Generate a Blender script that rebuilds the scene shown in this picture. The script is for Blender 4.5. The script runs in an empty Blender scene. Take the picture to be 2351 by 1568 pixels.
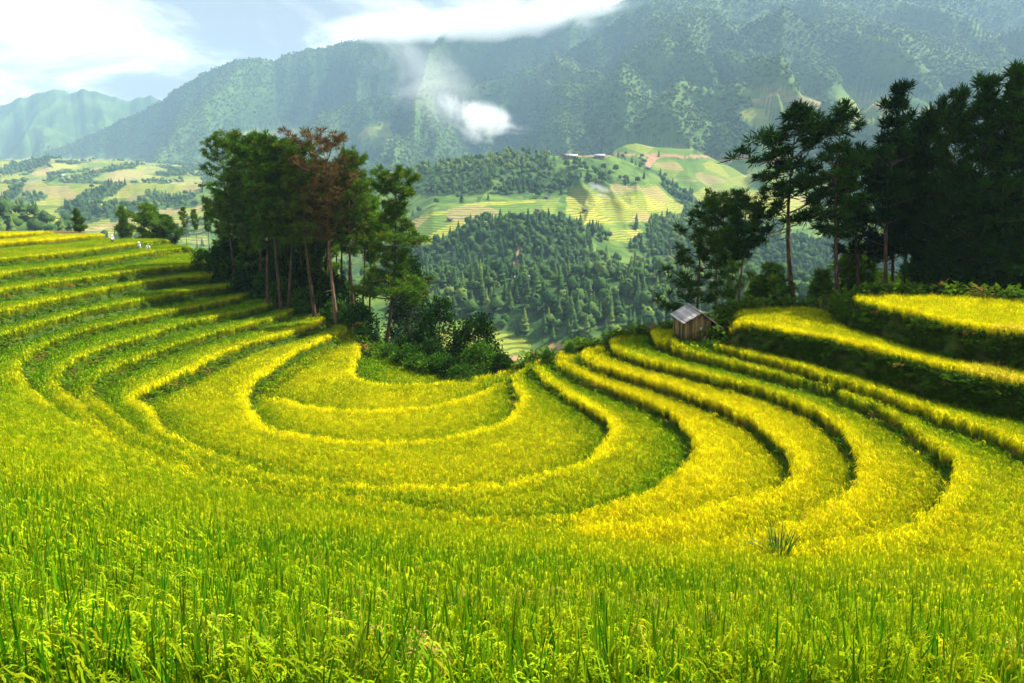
import bpy, math, random
import numpy as np
from math import radians, sin, cos, tan, atan, pi

# ------------------------------------------------------------------ camera, sky, sun, exposure
scene = bpy.context.scene
COL = scene.collection
FPX, CU, CV, PITCH = 1567.0, 1175.5, 784.0, radians(11.0)

cam_d = bpy.data.cameras.new("camera")
cam = bpy.data.objects.new("camera", cam_d)
COL.objects.link(cam)
cam.location = (0, 0, 0)
cam.rotation_euler = (radians(90) - PITCH, 0, 0)
cam_d.sensor_width = 36.0
cam_d.lens = 24.0
cam_d.clip_start = 0.1
cam_d.clip_end = 40000
scene.camera = cam

SUN_EL, SUN_AZ = radians(51), radians(74)        # azimuth from +y (view axis) towards +x
sun_dir = np.array([sin(SUN_AZ) * cos(SUN_EL), cos(SUN_AZ) * cos(SUN_EL), sin(SUN_EL)])
sun_d = bpy.data.lights.new("sun", 'SUN')
sun_d.energy = 5.0
sun_d.angle = radians(0.6)
sun_d.color = (1.0, 0.95, 0.85)
sun = bpy.data.objects.new("sun", sun_d)
COL.objects.link(sun)
sun.rotation_euler = (radians(90) - SUN_EL, 0, -SUN_AZ + pi)   # lamp -Z points away from the sun
from mathutils import Vector
sun.rotation_euler = Vector(-sun_dir).to_track_quat('-Z', 'Y').to_euler()

world = bpy.data.worlds.new("World")
scene.world = world
world.use_nodes = True
wt = world.node_tree
for n in list(wt.nodes):
    wt.nodes.remove(n)


def N(t, typ, **kw):
    n = t.nodes.new(typ)
    for k, v in kw.items():
        if k.startswith('i_'):
            key = k[2:]
            key = int(key) if key.isdigit() else key.replace('_', ' ')
            n.inputs[key].default_value = v
        else:
            setattr(n, k, v)
    return n


def mth(t, op, a, b=None, c=None, clamp=False):
    n = t.nodes.new('ShaderNodeMath')
    n.operation = op
    n.use_clamp = clamp
    for i, v in enumerate((a, b, c)):
        if v is None:
            continue
        if isinstance(v, (int, float)):
            n.inputs[i].default_value = v
        else:
            t.links.new(v, n.inputs[i])
    return n.outputs[0]


def mixc(t, fac, a, b, blend='MIX'):
    n = t.nodes.new('ShaderNodeMix')
    n.data_type = 'RGBA'
    n.blend_type = blend
    for idx, v in ((0, fac), (6, a), (7, b)):
        if isinstance(v, (int, float)):
            n.inputs[idx].default_value = v
        elif isinstance(v, tuple):
            n.inputs[idx].default_value = (*v, 1.0) if len(v) == 3 else v
        else:
            t.links.new(v, n.inputs[idx])
    return n.outputs[2]


def ramp(t, fac, stops):
    n = t.nodes.new('ShaderNodeMapRange')
    n.interpolation_type = 'SMOOTHSTEP'
    t.links.new(fac, n.inputs[0])
    n.inputs[1].default_value, n.inputs[2].default_value = stops
    return n.outputs[0]


sky = N(wt, 'ShaderNodeTexSky', sky_type='NISHITA', sun_disc=False)
sky.sun_elevation = SUN_EL
sky.sun_rotation = SUN_AZ
sky.air_density = 1.0
sky.dust_density = 1.5
geo = N(wt, 'ShaderNodeNewGeometry')
vec = N(wt, 'ShaderNodeVectorMath', operation='SCALE')
wt.links.new(geo.outputs['Incoming'], vec.inputs[0])
vec.inputs['Scale'].default_value = -1.0
sepw = N(wt, 'ShaderNodeSeparateXYZ')
wt.links.new(vec.outputs[0], sepw.inputs[0])
# cloud deck: project the ray on a plane overhead
zc = mth(wt, 'MAXIMUM', sepw.outputs[2], 0.03)
zc = mth(wt, 'ADD', zc, 0.22)
px = mth(wt, 'ADD', mth(wt, 'DIVIDE', sepw.outputs[0], zc), 3.7)
py = mth(wt, 'DIVIDE', sepw.outputs[1], zc)
cmb = N(wt, 'ShaderNodeCombineXYZ')
wt.links.new(px, cmb.inputs[0])
wt.links.new(py, cmb.inputs[1])
n1 = N(wt, 'ShaderNodeTexNoise', i_Scale=0.75, i_Detail=6.0, i_Roughness=0.58, i_Distortion=0.5)
wt.links.new(cmb.outputs[0], n1.inputs['Vector'])
n2 = N(wt, 'ShaderNodeTexNoise', i_Scale=1.9, i_Detail=6.0, i_Roughness=0.58, i_Distortion=0.5)
wt.links.new(cmb.outputs[0], n2.inputs['Vector'])
cover_n = ramp(wt, n1.outputs[0], (0.36, 0.52))
ahead = mth(wt, 'MULTIPLY', ramp(wt, sepw.outputs[1], (0.25, 0.8)), ramp(wt, sepw.outputs[2], (0.75, 0.40)))        # a thick cloud bank lies over the valley ahead
cover = mth(wt, 'MAXIMUM', mth(wt, 'MULTIPLY', cover_n, 0.55), ahead, clamp=True)
CLOUD_LIT, CLOUD_GREY = (1.22, 1.23, 1.24), (0.34, 0.365, 0.385)
shade = ramp(wt, n2.outputs[0], (0.38, 0.60))
ccol = mixc(wt, shade, CLOUD_GREY, CLOUD_LIT)
bg1 = N(wt, 'ShaderNodeBackground', i_Strength=0.08)
wt.links.new(sky.outputs[0], bg1.inputs[0])
bg2 = N(wt, 'ShaderNodeBackground', i_Strength=0.60)
wt.links.new(ccol, bg2.inputs[0])
mixw = N(wt, 'ShaderNodeMixShader')
wt.links.new(cover, mixw.inputs[0])
wt.links.new(bg1.outputs[0], mixw.inputs[1])
wt.links.new(bg2.outputs[0], mixw.inputs[2])
wo = N(wt, 'ShaderNodeOutputWorld')
wt.links.new(mixw.outputs[0], wo.inputs[0])

scene.view_settings.view_transform = 'Standard'
scene.view_settings.look = 'None'
scene.view_settings.exposure = 1.25
scene.view_settings.gamma = 1.0
scene.cycles.max_bounces = 6
scene.cycles.diffuse_bounces = 3
scene.cycles.glossy_bounces = 1
scene.cycles.transmission_bounces = 3
scene.cycles.transparent_max_bounces = 6
scene.cycles.volume_bounces = 4
scene.cycles.volume_max_steps = 128
scene.cycles.volume_step_rate = 1.0
scene.cycles.use_denoising = True
try:
    scene.cycles.denoising_prefilter = 'FAST'
except Exception:
    pass
scene.cycles.caustics_reflective = False
scene.cycles.caustics_refractive = False

rng = np.random.default_rng(7)
random.seed(7)

# ------------------------------------------------------------------ helpers


def tag(o, label=None, cat=None, group=None, kind=None):
    if label: o['label'] = label
    if cat: o['category'] = cat
    if group: o['group'] = group
    if kind: o['kind'] = kind
    return o


def ray(u, v):
    dx = (u - CU) / FPX
    dv = (CV - v) / FPX
    return np.array([dx, cos(PITCH) + dv * sin(PITCH), -sin(PITCH) + dv * cos(PITCH)])


def at_z(u, v, z):
    d = ray(u, v)
    return d * (z / d[2])


def at_y(u, v, y):
    d = ray(u, v)
    return d * (y / d[1])


def slope_of_row(v):
    dv = (CV - np.asarray(v, float)) / FPX
    return (-sin(PITCH) + dv * cos(PITCH)) / (cos(PITCH) + dv * sin(PITCH))


def project(P):
    P = np.asarray(P, float)
    dep = P[..., 1] * cos(PITCH) - P[..., 2] * sin(PITCH)
    up = P[..., 1] * sin(PITCH) + P[..., 2] * cos(PITCH)
    dep = np.where(dep > 0.05, dep, 0.05)
    return CU + FPX * P[..., 0] / dep, CV - FPX * up / dep, dep


def mesh_np(name, V, F, mats=(), smooth=False, attrs=None, matidx=None):
    """V (n,3), F (m,3) or (m,4) index array."""
    V = np.ascontiguousarray(V, dtype=np.float32)
    F = np.ascontiguousarray(F, dtype=np.int32)
    me = bpy.data.meshes.new(name)
    me.vertices.add(len(V))
    me.vertices.foreach_set('co', V.ravel())
    if len(F):
        k = F.shape[1]
        me.loops.add(F.size)
        me.loops.foreach_set('vertex_index', F.ravel())
        me.polygons.add(len(F))
        me.polygons.foreach_set('loop_start', np.arange(0, F.size, k, dtype=np.int32))
        me.polygons.foreach_set('loop_total', np.full(len(F), k, dtype=np.int32))
        if smooth:
            me.polygons.foreach_set('use_smooth', np.ones(len(F), dtype=bool))
        if matidx is not None:
            me.polygons.foreach_set('material_index', np.asarray(matidx, dtype=np.int32))
    for m in mats:
        me.materials.append(m)
    for an, (typ, arr) in (attrs or {}).items():
        a = me.attributes.new(an, typ, 'POINT')
        arr = np.ascontiguousarray(arr)
        if typ == 'FLOAT_COLOR':
            a.data.foreach_set('color', arr.astype(np.float32).ravel())
        elif typ == 'FLOAT_VECTOR':
            a.data.foreach_set('vector', arr.astype(np.float32).ravel())
        elif typ == 'INT':
            a.data.foreach_set('value', arr.astype(np.int32).ravel())
        else:
            a.data.foreach_set('value', arr.astype(np.float32).ravel())
    me.update(calc_edges=True)
    me.validate()
    return me


def link(name, me, parent=None, loc=None):
    o = bpy.data.objects.new(name, me)
    COL.objects.link(o)
    if parent is not None:
        o.parent = parent
    if loc is not None:
        o.location = loc
    return o


class Buf:
    """collects triangles with a per-vertex colour"""
    def __init__(s):
        s.V, s.F, s.C, s.M, s.n = [], [], [], [], 0

    def add(s, V, F, C=None, m=0):
        V = np.asarray(V, float).reshape(-1, 3)
        F = np.asarray(F, int)
        if F.ndim == 2 and F.shape[1] == 4:
            F = np.concatenate([F[:, [0, 1, 2]], F[:, [0, 2, 3]]])
        if C is None:
            C = np.tile((1, 1, 1, 1), (len(V), 1))
        C = np.asarray(C, float)
        if C.ndim == 1:
            C = np.tile(C, (len(V), 1))
        s.V.append(V); s.F.append(F + s.n); s.C.append(C)
        s.M.append(np.full(len(F), m)); s.n += len(V)

    def mesh(s, name, mats, smooth=False):
        return mesh_np(name, np.concatenate(s.V), np.concatenate(s.F), mats, smooth,
                       {'col': ('FLOAT_COLOR', np.concatenate(s.C))}, np.concatenate(s.M))

    def box(s, c, size, rot=None, C=None, m=0):
        hx, hy, hz = [q / 2 for q in size]
        V = np.array([(x, y, z) for z in (-hz, hz) for y in (-hy, hy) for x in (-hx, hx)])
        if rot is not None:
            V = V @ np.asarray(rot).T
        F = np.array([(0, 2, 3, 1), (4, 5, 7, 6), (0, 1, 5, 4), (2, 6, 7, 3), (0, 4, 6, 2), (1, 3, 7, 5)])
        s.add(V + np.asarray(c), F, C, m)

    def tube(s, P, R, k=6, C=None, m=0, cap=True):
        P = np.asarray(P, float); R = np.asarray(R, float)
        n = len(P)
        T = np.gradient(P, axis=0)
        T /= np.linalg.norm(T, axis=1)[:, None] + 1e-9
        ref = np.array([0, 0, 1.0]) if abs(T[0][2]) < 0.8 else np.array([1.0, 0, 0])
        A = np.cross(T, ref); A /= np.linalg.norm(A, axis=1)[:, None] + 1e-9
        B = np.cross(T, A)
        an = np.linspace(0, 2 * pi, k, endpoint=False)
        V = P[:, None, :] + R[:, None, None] * (np.cos(an)[None, :, None] * A[:, None, :] + np.sin(an)[None, :, None] * B[:, None, :])
        V = V.reshape(-1, 3)
        i = np.arange(n - 1)[:, None] * k; j = np.arange(k)[None, :]; j2 = (j + 1) % k
        F = np.stack([i + j, i + j2, i + k + j2, i + k + j], -1).reshape(-1, 4)
        Cv = None
        if C is not None:
            C = np.asarray(C, float)
            Cv = np.repeat(C, k, axis=0) if C.ndim == 2 else C
        s.add(V, F, Cv, m)
        if cap:
            s.add(np.vstack([V[-k:], P[-1:]]), np.array([(q, (q + 1) % k, k) for q in range(k)]), Cv if Cv is None or Cv.ndim == 1 else np.tile(Cv[-1], (k + 1, 1)), m)


def rotz(a):
    return np.array([[cos(a), -sin(a), 0], [sin(a), cos(a), 0], [0, 0, 1]])


def rotx(a):
    return np.array([[1, 0, 0], [0, cos(a), -sin(a)], [0, sin(a), cos(a)]])


def roty(a):
    return np.array([[cos(a), 0, sin(a)], [0, 1, 0], [-sin(a), 0, cos(a)]])


class VNoise:
    def __init__(s, seed, n=256):
        s.n = n
        s.g = np.random.default_rng(seed).random((n, n))

    def __call__(s, x, y):
        x = np.asarray(x, float); y = np.asarray(y, float)
        xi = np.floor(x).astype(int); yi = np.floor(y).astype(int)
        fx = x - xi; fy = y - yi
        fx = fx * fx * fx * (fx * (fx * 6 - 15) + 10); fy = fy * fy * fy * (fy * (fy * 6 - 15) + 10)
        n = s.n; g = s.g
        x0, x1, y0, y1 = xi % n, (xi + 1) % n, yi % n, (yi + 1) % n
        return (g[x0, y0] * (1 - fx) + g[x1, y0] * fx) * (1 - fy) + (g[x0, y1] * (1 - fx) + g[x1, y1] * fx) * fy


VN = [VNoise(100 + i) for i in range(6)]


def fbm(x, y, oct=4, seed=0, gain=0.5):
    a, s, t = 1.0, 0.0, 0.0
    for o in range(oct):
        s = s + a * VN[(seed + o) % 6](x * 2 ** o + 13.7 * o, y * 2 ** o - 7.1 * o)
        t += a; a *= gain
    return s / t          # 0..1


def sstep(a, b, x):
    t = np.clip((x - a) / (b - a), 0, 1)
    return t * t * (3 - 2 * t)


def inside(poly, X, Y):
    r = np.zeros(X.shape, bool)
    n = len(poly)
    for i in range(n):
        x0, y0 = poly[i]; x1, y1 = poly[(i + 1) % n]
        if y0 == y1:
            continue
        c = ((y0 > Y) != (y1 > Y)) & (X < (x1 - x0) * (Y - y0) / (y1 - y0) + x0)
        r ^= c
    return r


def dist_line(pts, X, Y, val=None, closed=False):
    pts = np.asarray(pts, np.float32)
    best = np.full(X.shape, 1e9, np.float32)
    bv = np.zeros(X.shape, np.float32)
    n = len(pts)
    for i in range(n if closed else n - 1):
        a, b = pts[i], pts[(i + 1) % n]
        dx, dy = b[0] - a[0], b[1] - a[1]
        L = dx * dx + dy * dy + 1e-9
        t = np.clip(((X - a[0]) * dx + (Y - a[1]) * dy) / L, 0, 1)
        d = (X - a[0] - t * dx) ** 2 + (Y - a[1] - t * dy) ** 2
        if val is not None:
            m = d < best
            bv = np.where(m, val[i] * (1 - t) + val[(i + 1) % n] * t, bv)
        best = np.minimum(best, d)
    best = np.sqrt(best)
    return (best, bv) if val is not None else best


def smooth_line(P, it=2):
    P = np.asarray(P, float)
    for _ in range(it):
        Q = [P[0]]
        for a, b in zip(P[:-1], P[1:]):
            Q += [a * .75 + b * .25, a * .25 + b * .75]
        Q.append(P[-1])
        P = np.array(Q)
    return P
# ------------------------------------------------------------------ near terrain: level rice terraces round a bowl
LV = {1: -13.35, 2: -12.95, 3: -12.5, 4: -12.0, 5: -11.45, 6: -10.9, 7: -10.4, 8: -9.9, 9: -9.5, 10: -7.9, 11: -6.2}
T0 = -13.8
LL = {8: -9.5, 9: -8.5, 10: -7.6, 11: -6.7, 12: -5.9, 13: -5.2, 14: -4.6}
RICE = 0.75


def trace(z, pts, top=()):
    """survey points -> plan positions on the level z; points in the second list were read at the crop's tops"""
    return [at_z(u, v, z)[:2] for u, v in pts]


left = {
    3: [(761, 785), (702, 809), (652, 842), (602, 875), (576, 899), (566, 925), (569, 950)],
    4: [(742, 736), (740, 746), (700, 766), (633, 786), (567, 802), (500, 832), (450, 859), (383, 892), (333, 916), (300, 936)],
    5: [(680, 719), (633, 742), (567, 759), (500, 776), (400, 806), (333, 836), (277, 856), (233, 876), (213, 896), (202, 924)],
    6: [(657, 692), (617, 712), (567, 726), (467, 746), (400, 762), (333, 789), (250, 809), (200, 829), (160, 852), (143, 872), (128, 900)],
    7: [(600, 672), (567, 689), (500, 706), (400, 726), (333, 742), (267, 756), (200, 772), (133, 796), (83, 822), (60, 842), (33, 872)],
}
near = {   # read at the tops of the rice
    3: [(602, 979), (669, 995), (736, 1004), (819, 1012), (902, 1014), (986, 1007), (1052, 995), (1119, 982), (1162, 965)],
    4: [(350, 940), (357, 963), (373, 984), (417, 1010), (500, 1047), (567, 1067), (636, 1085), (736, 1099), (836, 1112), (936, 1114), (1036, 1114), (1136, 1107), (1272, 1079), (1355, 1055)],
    5: [(267, 949), (293, 970), (333, 997), (400, 1030), (500, 1062), (640, 1095), (800, 1130), (950, 1160), (1071, 1179), (1171, 1185), (1271, 1185), (1371, 1165), (1438, 1145), (1505, 1122)],
    6: [(187, 935), (213, 953), (233, 980), (320, 1030), (560, 1105), (900, 1165), (1200, 1205), (1371, 1212), (1505, 1192), (1638, 1159), (1755, 1129), (1798, 1108)],
    7: [(90, 915), (150, 960), (400, 1080), (800, 1175), (1200, 1235), (1500, 1255), (1734, 1232), (1801, 1209), (1867, 1175), (1934, 1142), (1967, 1112)],
}
right = {
    3: [(1189, 948), (1194, 925), (1182, 897), (1176, 875), (1189, 864), (1212, 856)],
    4: [(1392, 1034), (1408, 1006), (1402, 986), (1382, 963), (1322, 933), (1272, 899), (1232, 866), (1225, 850), (1235, 840), (1272, 832)],
    5: [(1571, 1097), (1601, 1066), (1598, 1034), (1578, 1004), (1538, 967), (1488, 937), (1405, 904), (1338, 881), (1298, 856), (1278, 842), (1278, 831), (1298, 818), (1332, 812)],
    6: [(1818, 1087), (1811, 1065), (1788, 1032), (1755, 1005), (1705, 972), (1638, 942), (1571, 915), (1505, 889), (1438, 872), (1388, 859), (1348, 838), (1332, 828), (1335, 820), (1355, 814), (1385, 808)],
    7: [(1976, 1089), (1964, 1062), (1944, 1029), (1917, 995), (1867, 962), (1801, 929), (1734, 905), (1667, 889), (1567, 862), (1505, 849), (1438, 828), (1405, 813), (1398, 801), (1408, 792), (1435, 782), (1471, 777)],
}
small = {   # lowest two steps
    1: [(822, 794), (821, 822), (804, 855), (826, 872), (869, 882), (969, 884), (1069, 872), (1169, 852), (1212, 842)],
    2: [(600, 900), (620, 912), (660, 920), (702, 932), (769, 940), (869, 942), (952, 937), (1019, 925), (1086, 909), (1136, 885), (1169, 865), (1205, 850)],
}
up_left = {
    8: [(543, 662), (500, 672), (433, 679), (333, 699), (233, 719), (167, 736), (100, 756), (50, 772), (0, 788), (-60, 815), (-140, 870)],
    9: [(487, 642), (400, 649), (333, 659), (267, 672), (167, 692), (83, 712), (0, 730), (-100, 758), (-250, 820)],
    10: [(458, 616), (400, 622), (333, 629), (233, 646), (133, 659), (0, 681), (-150, 712), (-300, 760)],
    11: [(353, 586), (267, 602), (167, 619), (67, 632), (0, 641), (-150, 668), (-300, 700)],
    12: [(305, 567), (233, 579), (167, 589), (83, 599), (0, 606), (-150, 622), (-300, 645)],
    13: [(180, 551), (117, 559), (67, 562), (0, 567), (-150, 580), (-300, 595)],
    14: [(70, 542), (33, 547), (0, 549), (-150, 556), (-300, 566)],
}
up_right_top = {8: [(1650, 1266), (1850, 1256), (1980, 1242), (2067, 1218), (2114, 1192), (2155, 1158)]}
up_right = {
    8: [(2186, 1122), (2194, 1099), (2184, 1085), (2151, 1055), (2101, 1015), (2051, 979), (1984, 942), (1901, 905), (1817, 882), (1734, 862), (1651, 839), (1567, 819), (1531, 805), (1508, 791), (1500, 779), (1508, 770), (1534, 766)],
    9: [(2600, 1190), (2450, 1110), (2351, 1060), (2267, 1016), (2167, 985), (2067, 944), (1967, 904), (1867, 873), (1767, 846), (1690, 826), (1641, 812)],
    10: [(2600, 955), (2351, 902), (2234, 882), (2167, 866), (2101, 849), (2034, 826), (1967, 812), (1884, 792), (1801, 779), (1727, 762), (1657, 754), (1640, 742)],
    11: [(2600, 835), (2351, 786), (2234, 772), (2167, 759), (2101, 742), (2017, 722), (1967, 706), (1944, 697), (1940, 690)],
}

GX0, GX1, GY0, GY1, GS = -125.0, 80.0, -6.0, 150.0, 0.25
gx = np.arange(GX0, GX1, GS, dtype=np.float32)
gy = np.arange(GY0, GY1, GS, dtype=np.float32)
X, Y = np.meshgrid(gx, gy, indexing='ij')

wob = (fbm(X / 5.0, Y / 5.0, 3, 1) - 0.5) * 0.5        # banks are hand-dug: a little uneven
H = np.full(X.shape, LV[7], np.float32)
NOR = np.zeros(X.shape, bool)                     # bare of rice
EDGE = np.full(X.shape, 99, np.float32)           # metres back from the nearest terrace lip
BANK = np.zeros(X.shape, np.float32)
FOOT = np.full(X.shape, 99, np.float32)           # metres out from the foot of the nearest bank
SOIL = np.zeros(X.shape, np.float32)
LEVEL = np.full(X.shape, 7, np.int32)


def add_step(line, poly, dz, basin, w, gap, lev_sub, soil=0.0):
    """one terrace step: the lip follows line; the bank falls over w metres and rice restarts after gap"""
    global H, NOR, EDGE, FOOT, BANK, SOIL, LEVEL
    d = dist_line(line, X, Y) + 0
    ins = inside(poly, X, Y)
    sd = np.where(ins, d, -d) if basin else np.where(ins, -d, d)      # >0 on the low side
    sd = sd + wob * 0.6
    W = w if np.isscalar(w) else w
    if basin:
        H -= dz * sstep(0.0, W, sd)
        LEVEL = np.where(sd > 0, LEVEL - lev_sub, LEVEL)
    else:
        H += dz * (1 - sstep(0.0, W, sd))
        LEVEL = np.where(sd <= 0, LEVEL + lev_sub, LEVEL)
    NOR |= (sd > -0.06) & (sd < W + gap)
    EDGE = np.where(sd < 0, np.minimum(EDGE, -sd), EDGE)
    FOOT = np.where(sd > 0, np.minimum(FOOT, sd), FOOT)
    bk = ((sd > -0.15) & (sd < W + gap * 0.85)).astype(np.float32)
    BANK = np.maximum(BANK, bk)
    if soil:
        SOIL = np.maximum(SOIL, bk * soil)


leftmask = sstep(4, -10, X) * sstep(38, 46, Y)
for k in range(1, 8):
    z = LV[k]
    if k in small:
        ln = trace(z + RICE * 0.8, small[k])
    else:
        ln = trace(z, left[k]) + trace(z + RICE * 0.85, near[k]) + trace(z, [(u, v + 3) for u, v in right[k]])
    ln = smooth_line(ln, 2)
    far_r = [ln[-1][0] + 1.0, 200]
    far_l = [ln[0][0] + 3.0, 200]
    poly = [tuple(p) for p in ln] + [tuple(far_r), tuple(far_l)]
    lower = T0 if k == 1 else LV[k - 1]
    w = 0.5 + leftmask * (0.2 if k >= 4 else 0.1)
    gap = leftmask * {3: 0.1, 4: 0.9, 5: 0.1, 6: 0.15, 7: 0.05}.get(k, 0.0)
    if k < 3:
        w, gap = 0.4, 0.0
    add_step(ln, poly, z - lower, True, w, gap, 1)

for k in sorted(up_left):
    z = LL[k]
    ln = smooth_line(trace(z, up_left[k]), 2)
    poly = [tuple(p) for p in ln] + [(-300, ln[-1][1]), (-300, 260), (ln[0][0] - 2, 260)]
    add_step(ln, poly, z - (LL[k - 1] if k > 8 else LV[7]), False, 0.6, 0.0 if k < 12 else 0.0, 1)

for k in sorted(up_right):
    z = LV[k]
    ln = trace(z + RICE * .85, up_right_top.get(k, [])) + trace(z, [(u, v + (4 if k == 8 else 0)) for u, v in up_right[k]])
    ln = smooth_line(ln, 2)
    first = ln[0]
    poly = [tuple(p) for p in ln] + [(ln[-1][0] + 0.5, 220), (300, 220), (300, -40 if k == 8 else first[1] - 1), (first[0], -40 if k == 8 else first[1] - 1)]
    big = k >= 10
    add_step(ln, poly, z - LV[k - 1], False, 0.8 if big else 0.55, 0.1 if big else 0.0, 10, soil=0.5 if big else 0.0)
# small ripe strip near the right edge of the bank
ln = smooth_line(trace(LV[9] + 0.35, [(2600, 1075), (2351, 984), (2301, 972), (2251, 952), (2201, 932), (2190, 920), (2205, 912)]), 1)
poly = [tuple(p) for p in ln] + [(ln[-1][0] + 9, ln[-1][1] - 2.5), (200, ln[0][1])]
ORANGE = inside([(p[0], p[1]) for p in ln] + [(ln[-1][0] + 3, ln[-1][1] + 1), (60, ln[0][1] + 6)], X, Y)

# foreground slope the photograph was taken from: climbs towards the camera
su = np.array([-600, -200, 0, 70, 100, 180, 240, 320, 420, 560, 640, 800, 950, 1071, 1271, 1500, 1800, 2351, 3000])
sv = np.array([860, 880, 890, 893, 915, 940, 987, 1037, 1072, 1114, 1124, 1152, 1180, 1197, 1217, 1242, 1262, 1275, 1285])
sz = np.interp(su, [0, 1500, 1800, 2351], [-9.6, -9.6, -9.5, -9.1])
U = CU + FPX * X / (1.08 * np.maximum(Y, 0.5))
s_end = -slope_of_row(np.interp(U, su, sv))
z_end = np.interp(U, su, sz)
a_f = np.degrees(np.arctan(s_end))
Yf = -z_end / s_end
yy = np.clip(Y, 1.3, None)
fr = np.clip(np.log(yy / 1.3) / np.log(Yf / 1.3), 0, None)
ang = a_f + (37.9 - a_f) * (1 - np.minimum(fr, 1))
topz = -yy * np.tan(np.radians(ang))
topz = topz - np.maximum(Y - Yf, 0) * 1.2
topz = np.where(Y < 1.3, -1.3 * tan(radians(37.9)) + (1.3 - np.maximum(Y, -6)) * 0.12, topz)
topz = topz + (fbm(X / 3.2, Y / 3.2, 3, 4) - 0.5) * 0.22 * np.clip(Y / 6, 0.3, 1)
FG = (topz - 0.88).astype(np.float32)
fgm = FG > H - 0.12
NOR &= ~(FG > H + 0.02)
BANK = np.where(fgm, 0, BANK)
SOIL = np.where(fgm, 0, SOIL)
EDGE = np.where(fgm, 99, EDGE)
FGM = (FG > H)
H = np.maximum(H, FG)
H = H + (fbm(X / 1.3, Y / 1.3, 2, 3) - 0.5) * 0.10

# the shoulder where the terraced spur drops into the valley
outer = [(-400, 560, LL[14]), (-150, 528, LL[14]), (0, 526, LL[14]), (150, 528, LL[13]), (250, 539, LL[13]), (330, 548, LL[12]), (390, 560, LL[11]), (440, 577, LL[10]),
         (480, 603, LL[10]), (536, 630, LL[9]), (607, 648, LL[8]), (662, 668, LV[7]), (690, 688, LV[6]), (744, 702, LV[5]), (790, 735, LV[4]), (826, 770, LV[3]),
         (850, 800, LV[2]), (879, 803, T0), (905, 830, T0), (940, 848, T0), (969, 855, T0), (1029, 859, T0), (1102, 855, T0), (1152, 849, T0), (1200, 838, LV[2]), (1240, 827, LV[3]), (1272, 823, LV[4]),
         (1332, 802, LV[5]), (1385, 792, LV[6]), (1471, 764, LV[7]), (1534, 756, LV[8]), (1580, 748, LV[8]), (1645, 722, LV[10]), (1700, 711, LV[10]), (1775, 704, LV[10]),
         (1850, 704, LV[10]), (1905, 706, LV[10]), (1950, 681, LV[11]), (2000, 676, LV[11]), (2100, 675, LV[11]), (2200, 679, LV[11]), (2351, 689, LV[11]), (2700, 710, LV[11])]
oz = [o[2] for o in outer]
ol = [at_z(u, v, z + RICE * 0.9)[:2] for u, v, z in outer]
opoly = [tuple(p) for p in ol] + [(300, ol[-1][1]), (300, -60), (-400, -60), (-400, ol[0][1])]
OIN = inside(opoly, X, Y)
od, ov = dist_line(ol, X, Y, val=oz)
out = ~OIN
fall = 0.15 * np.minimum(od, 3) + 0.62 * np.maximum(od - 1.0, 0)
H = np.where(out, np.minimum(H, ov - 0.1) - fall + (fbm(X / 6, Y / 6, 3, 5) - .5) * np.clip(od * .3, 0, 2.2), H).astype(np.float32)
RICEOK = OIN & ~NOR
EDGE = np.where(OIN, np.minimum(EDGE, od + 0.2), EDGE)
BANK = np.where(out, 1.0, BANK)
SOIL = np.where(out, 0, SOIL)
# trodden, weedy patch round the hut
HUT = at_z(1604, 788, -9.3)
hd = np.hypot((X - HUT[0] - 0.3) / 1.25, (Y - HUT[1] - 0.3) / 1.7)
H = np.where(hd < 2.2, H * (1 - sstep(2.2, 1.3, hd)) + -9.3 * sstep(2.2, 1.3, hd), H)
RICEOK &= hd > 1.75
BANK = np.where(hd < 1.75, 1.0, BANK)
# hollow of bare earth in the nearest rice
bare = np.hypot(X - at_z(375, 1400, -2.6)[0], (Y - at_z(375, 1400, -2.6)[1])) < 0.22
RICEOK &= ~bare
_u, _v, _d = project(np.stack([X, Y, H + .7], -1))
_m = (_u > 1860) & (_u < 1942) & (_v < 704) & (Y > 30)
RICEOK &= ~_m
BANK = np.where(_m, 1.0, BANK)
SOIL = np.where(_m, 0.0, SOIL)


def samp(A, x, y):
    fx = np.clip((np.asarray(x) - GX0) / GS, 0, len(gx) - 1.001)
    fy = np.clip((np.asarray(y) - GY0) / GS, 0, len(gy) - 1.001)
    i = fx.astype(int); j = fy.astype(int); a = fx - i; b = fy - j
    return (A[i, j] * (1 - a) + A[i + 1, j] * a) * (1 - b) + (A[i, j + 1] * (1 - a) + A[i + 1, j + 1] * a) * b


def near_at(A, x, y):
    i = np.clip(np.round((np.asarray(x) - GX0) / GS).astype(int), 0, len(gx) - 1)
    j = np.clip(np.round((np.asarray(y) - GY0) / GS).astype(int), 0, len(gy) - 1)
    return A[i, j]


def ground(x, y):
    return float(samp(H, x, y))


def new_mat(name):
    m = bpy.data.materials.new(name)
    m.use_nodes = True
    t = m.node_tree
    for n in list(t.nodes):
        t.nodes.remove(n)
    o = N(t, 'ShaderNodeOutputMaterial')
    return m, t, o


def principled(t, o, col, rough=0.85, normal=None, spec=0.2):
    p = N(t, 'ShaderNodeBsdfPrincipled', i_Roughness=rough)
    p.inputs['Specular IOR Level'].default_value = spec
    if isinstance(col, tuple):
        p.inputs['Base Color'].default_value = (*col, 1)
    else:
        t.links.new(col, p.inputs['Base Color'])
    if normal is not None:
        t.links.new(normal, p.inputs['Normal'])
    t.links.new(p.outputs[0], o.inputs[0])
    return p


def noise(t, scale, detail=4.0, rough=0.55, vecout=None):
    n = N(t, 'ShaderNodeTexNoise', i_Scale=scale, i_Detail=detail, i_Roughness=rough)
    if vecout is None:
        g = N(t, 'ShaderNodeNewGeometry')
        vecout = g.outputs['Position']
    t.links.new(vecout, n.inputs['Vector'])
    return n.outputs[0]


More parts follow.
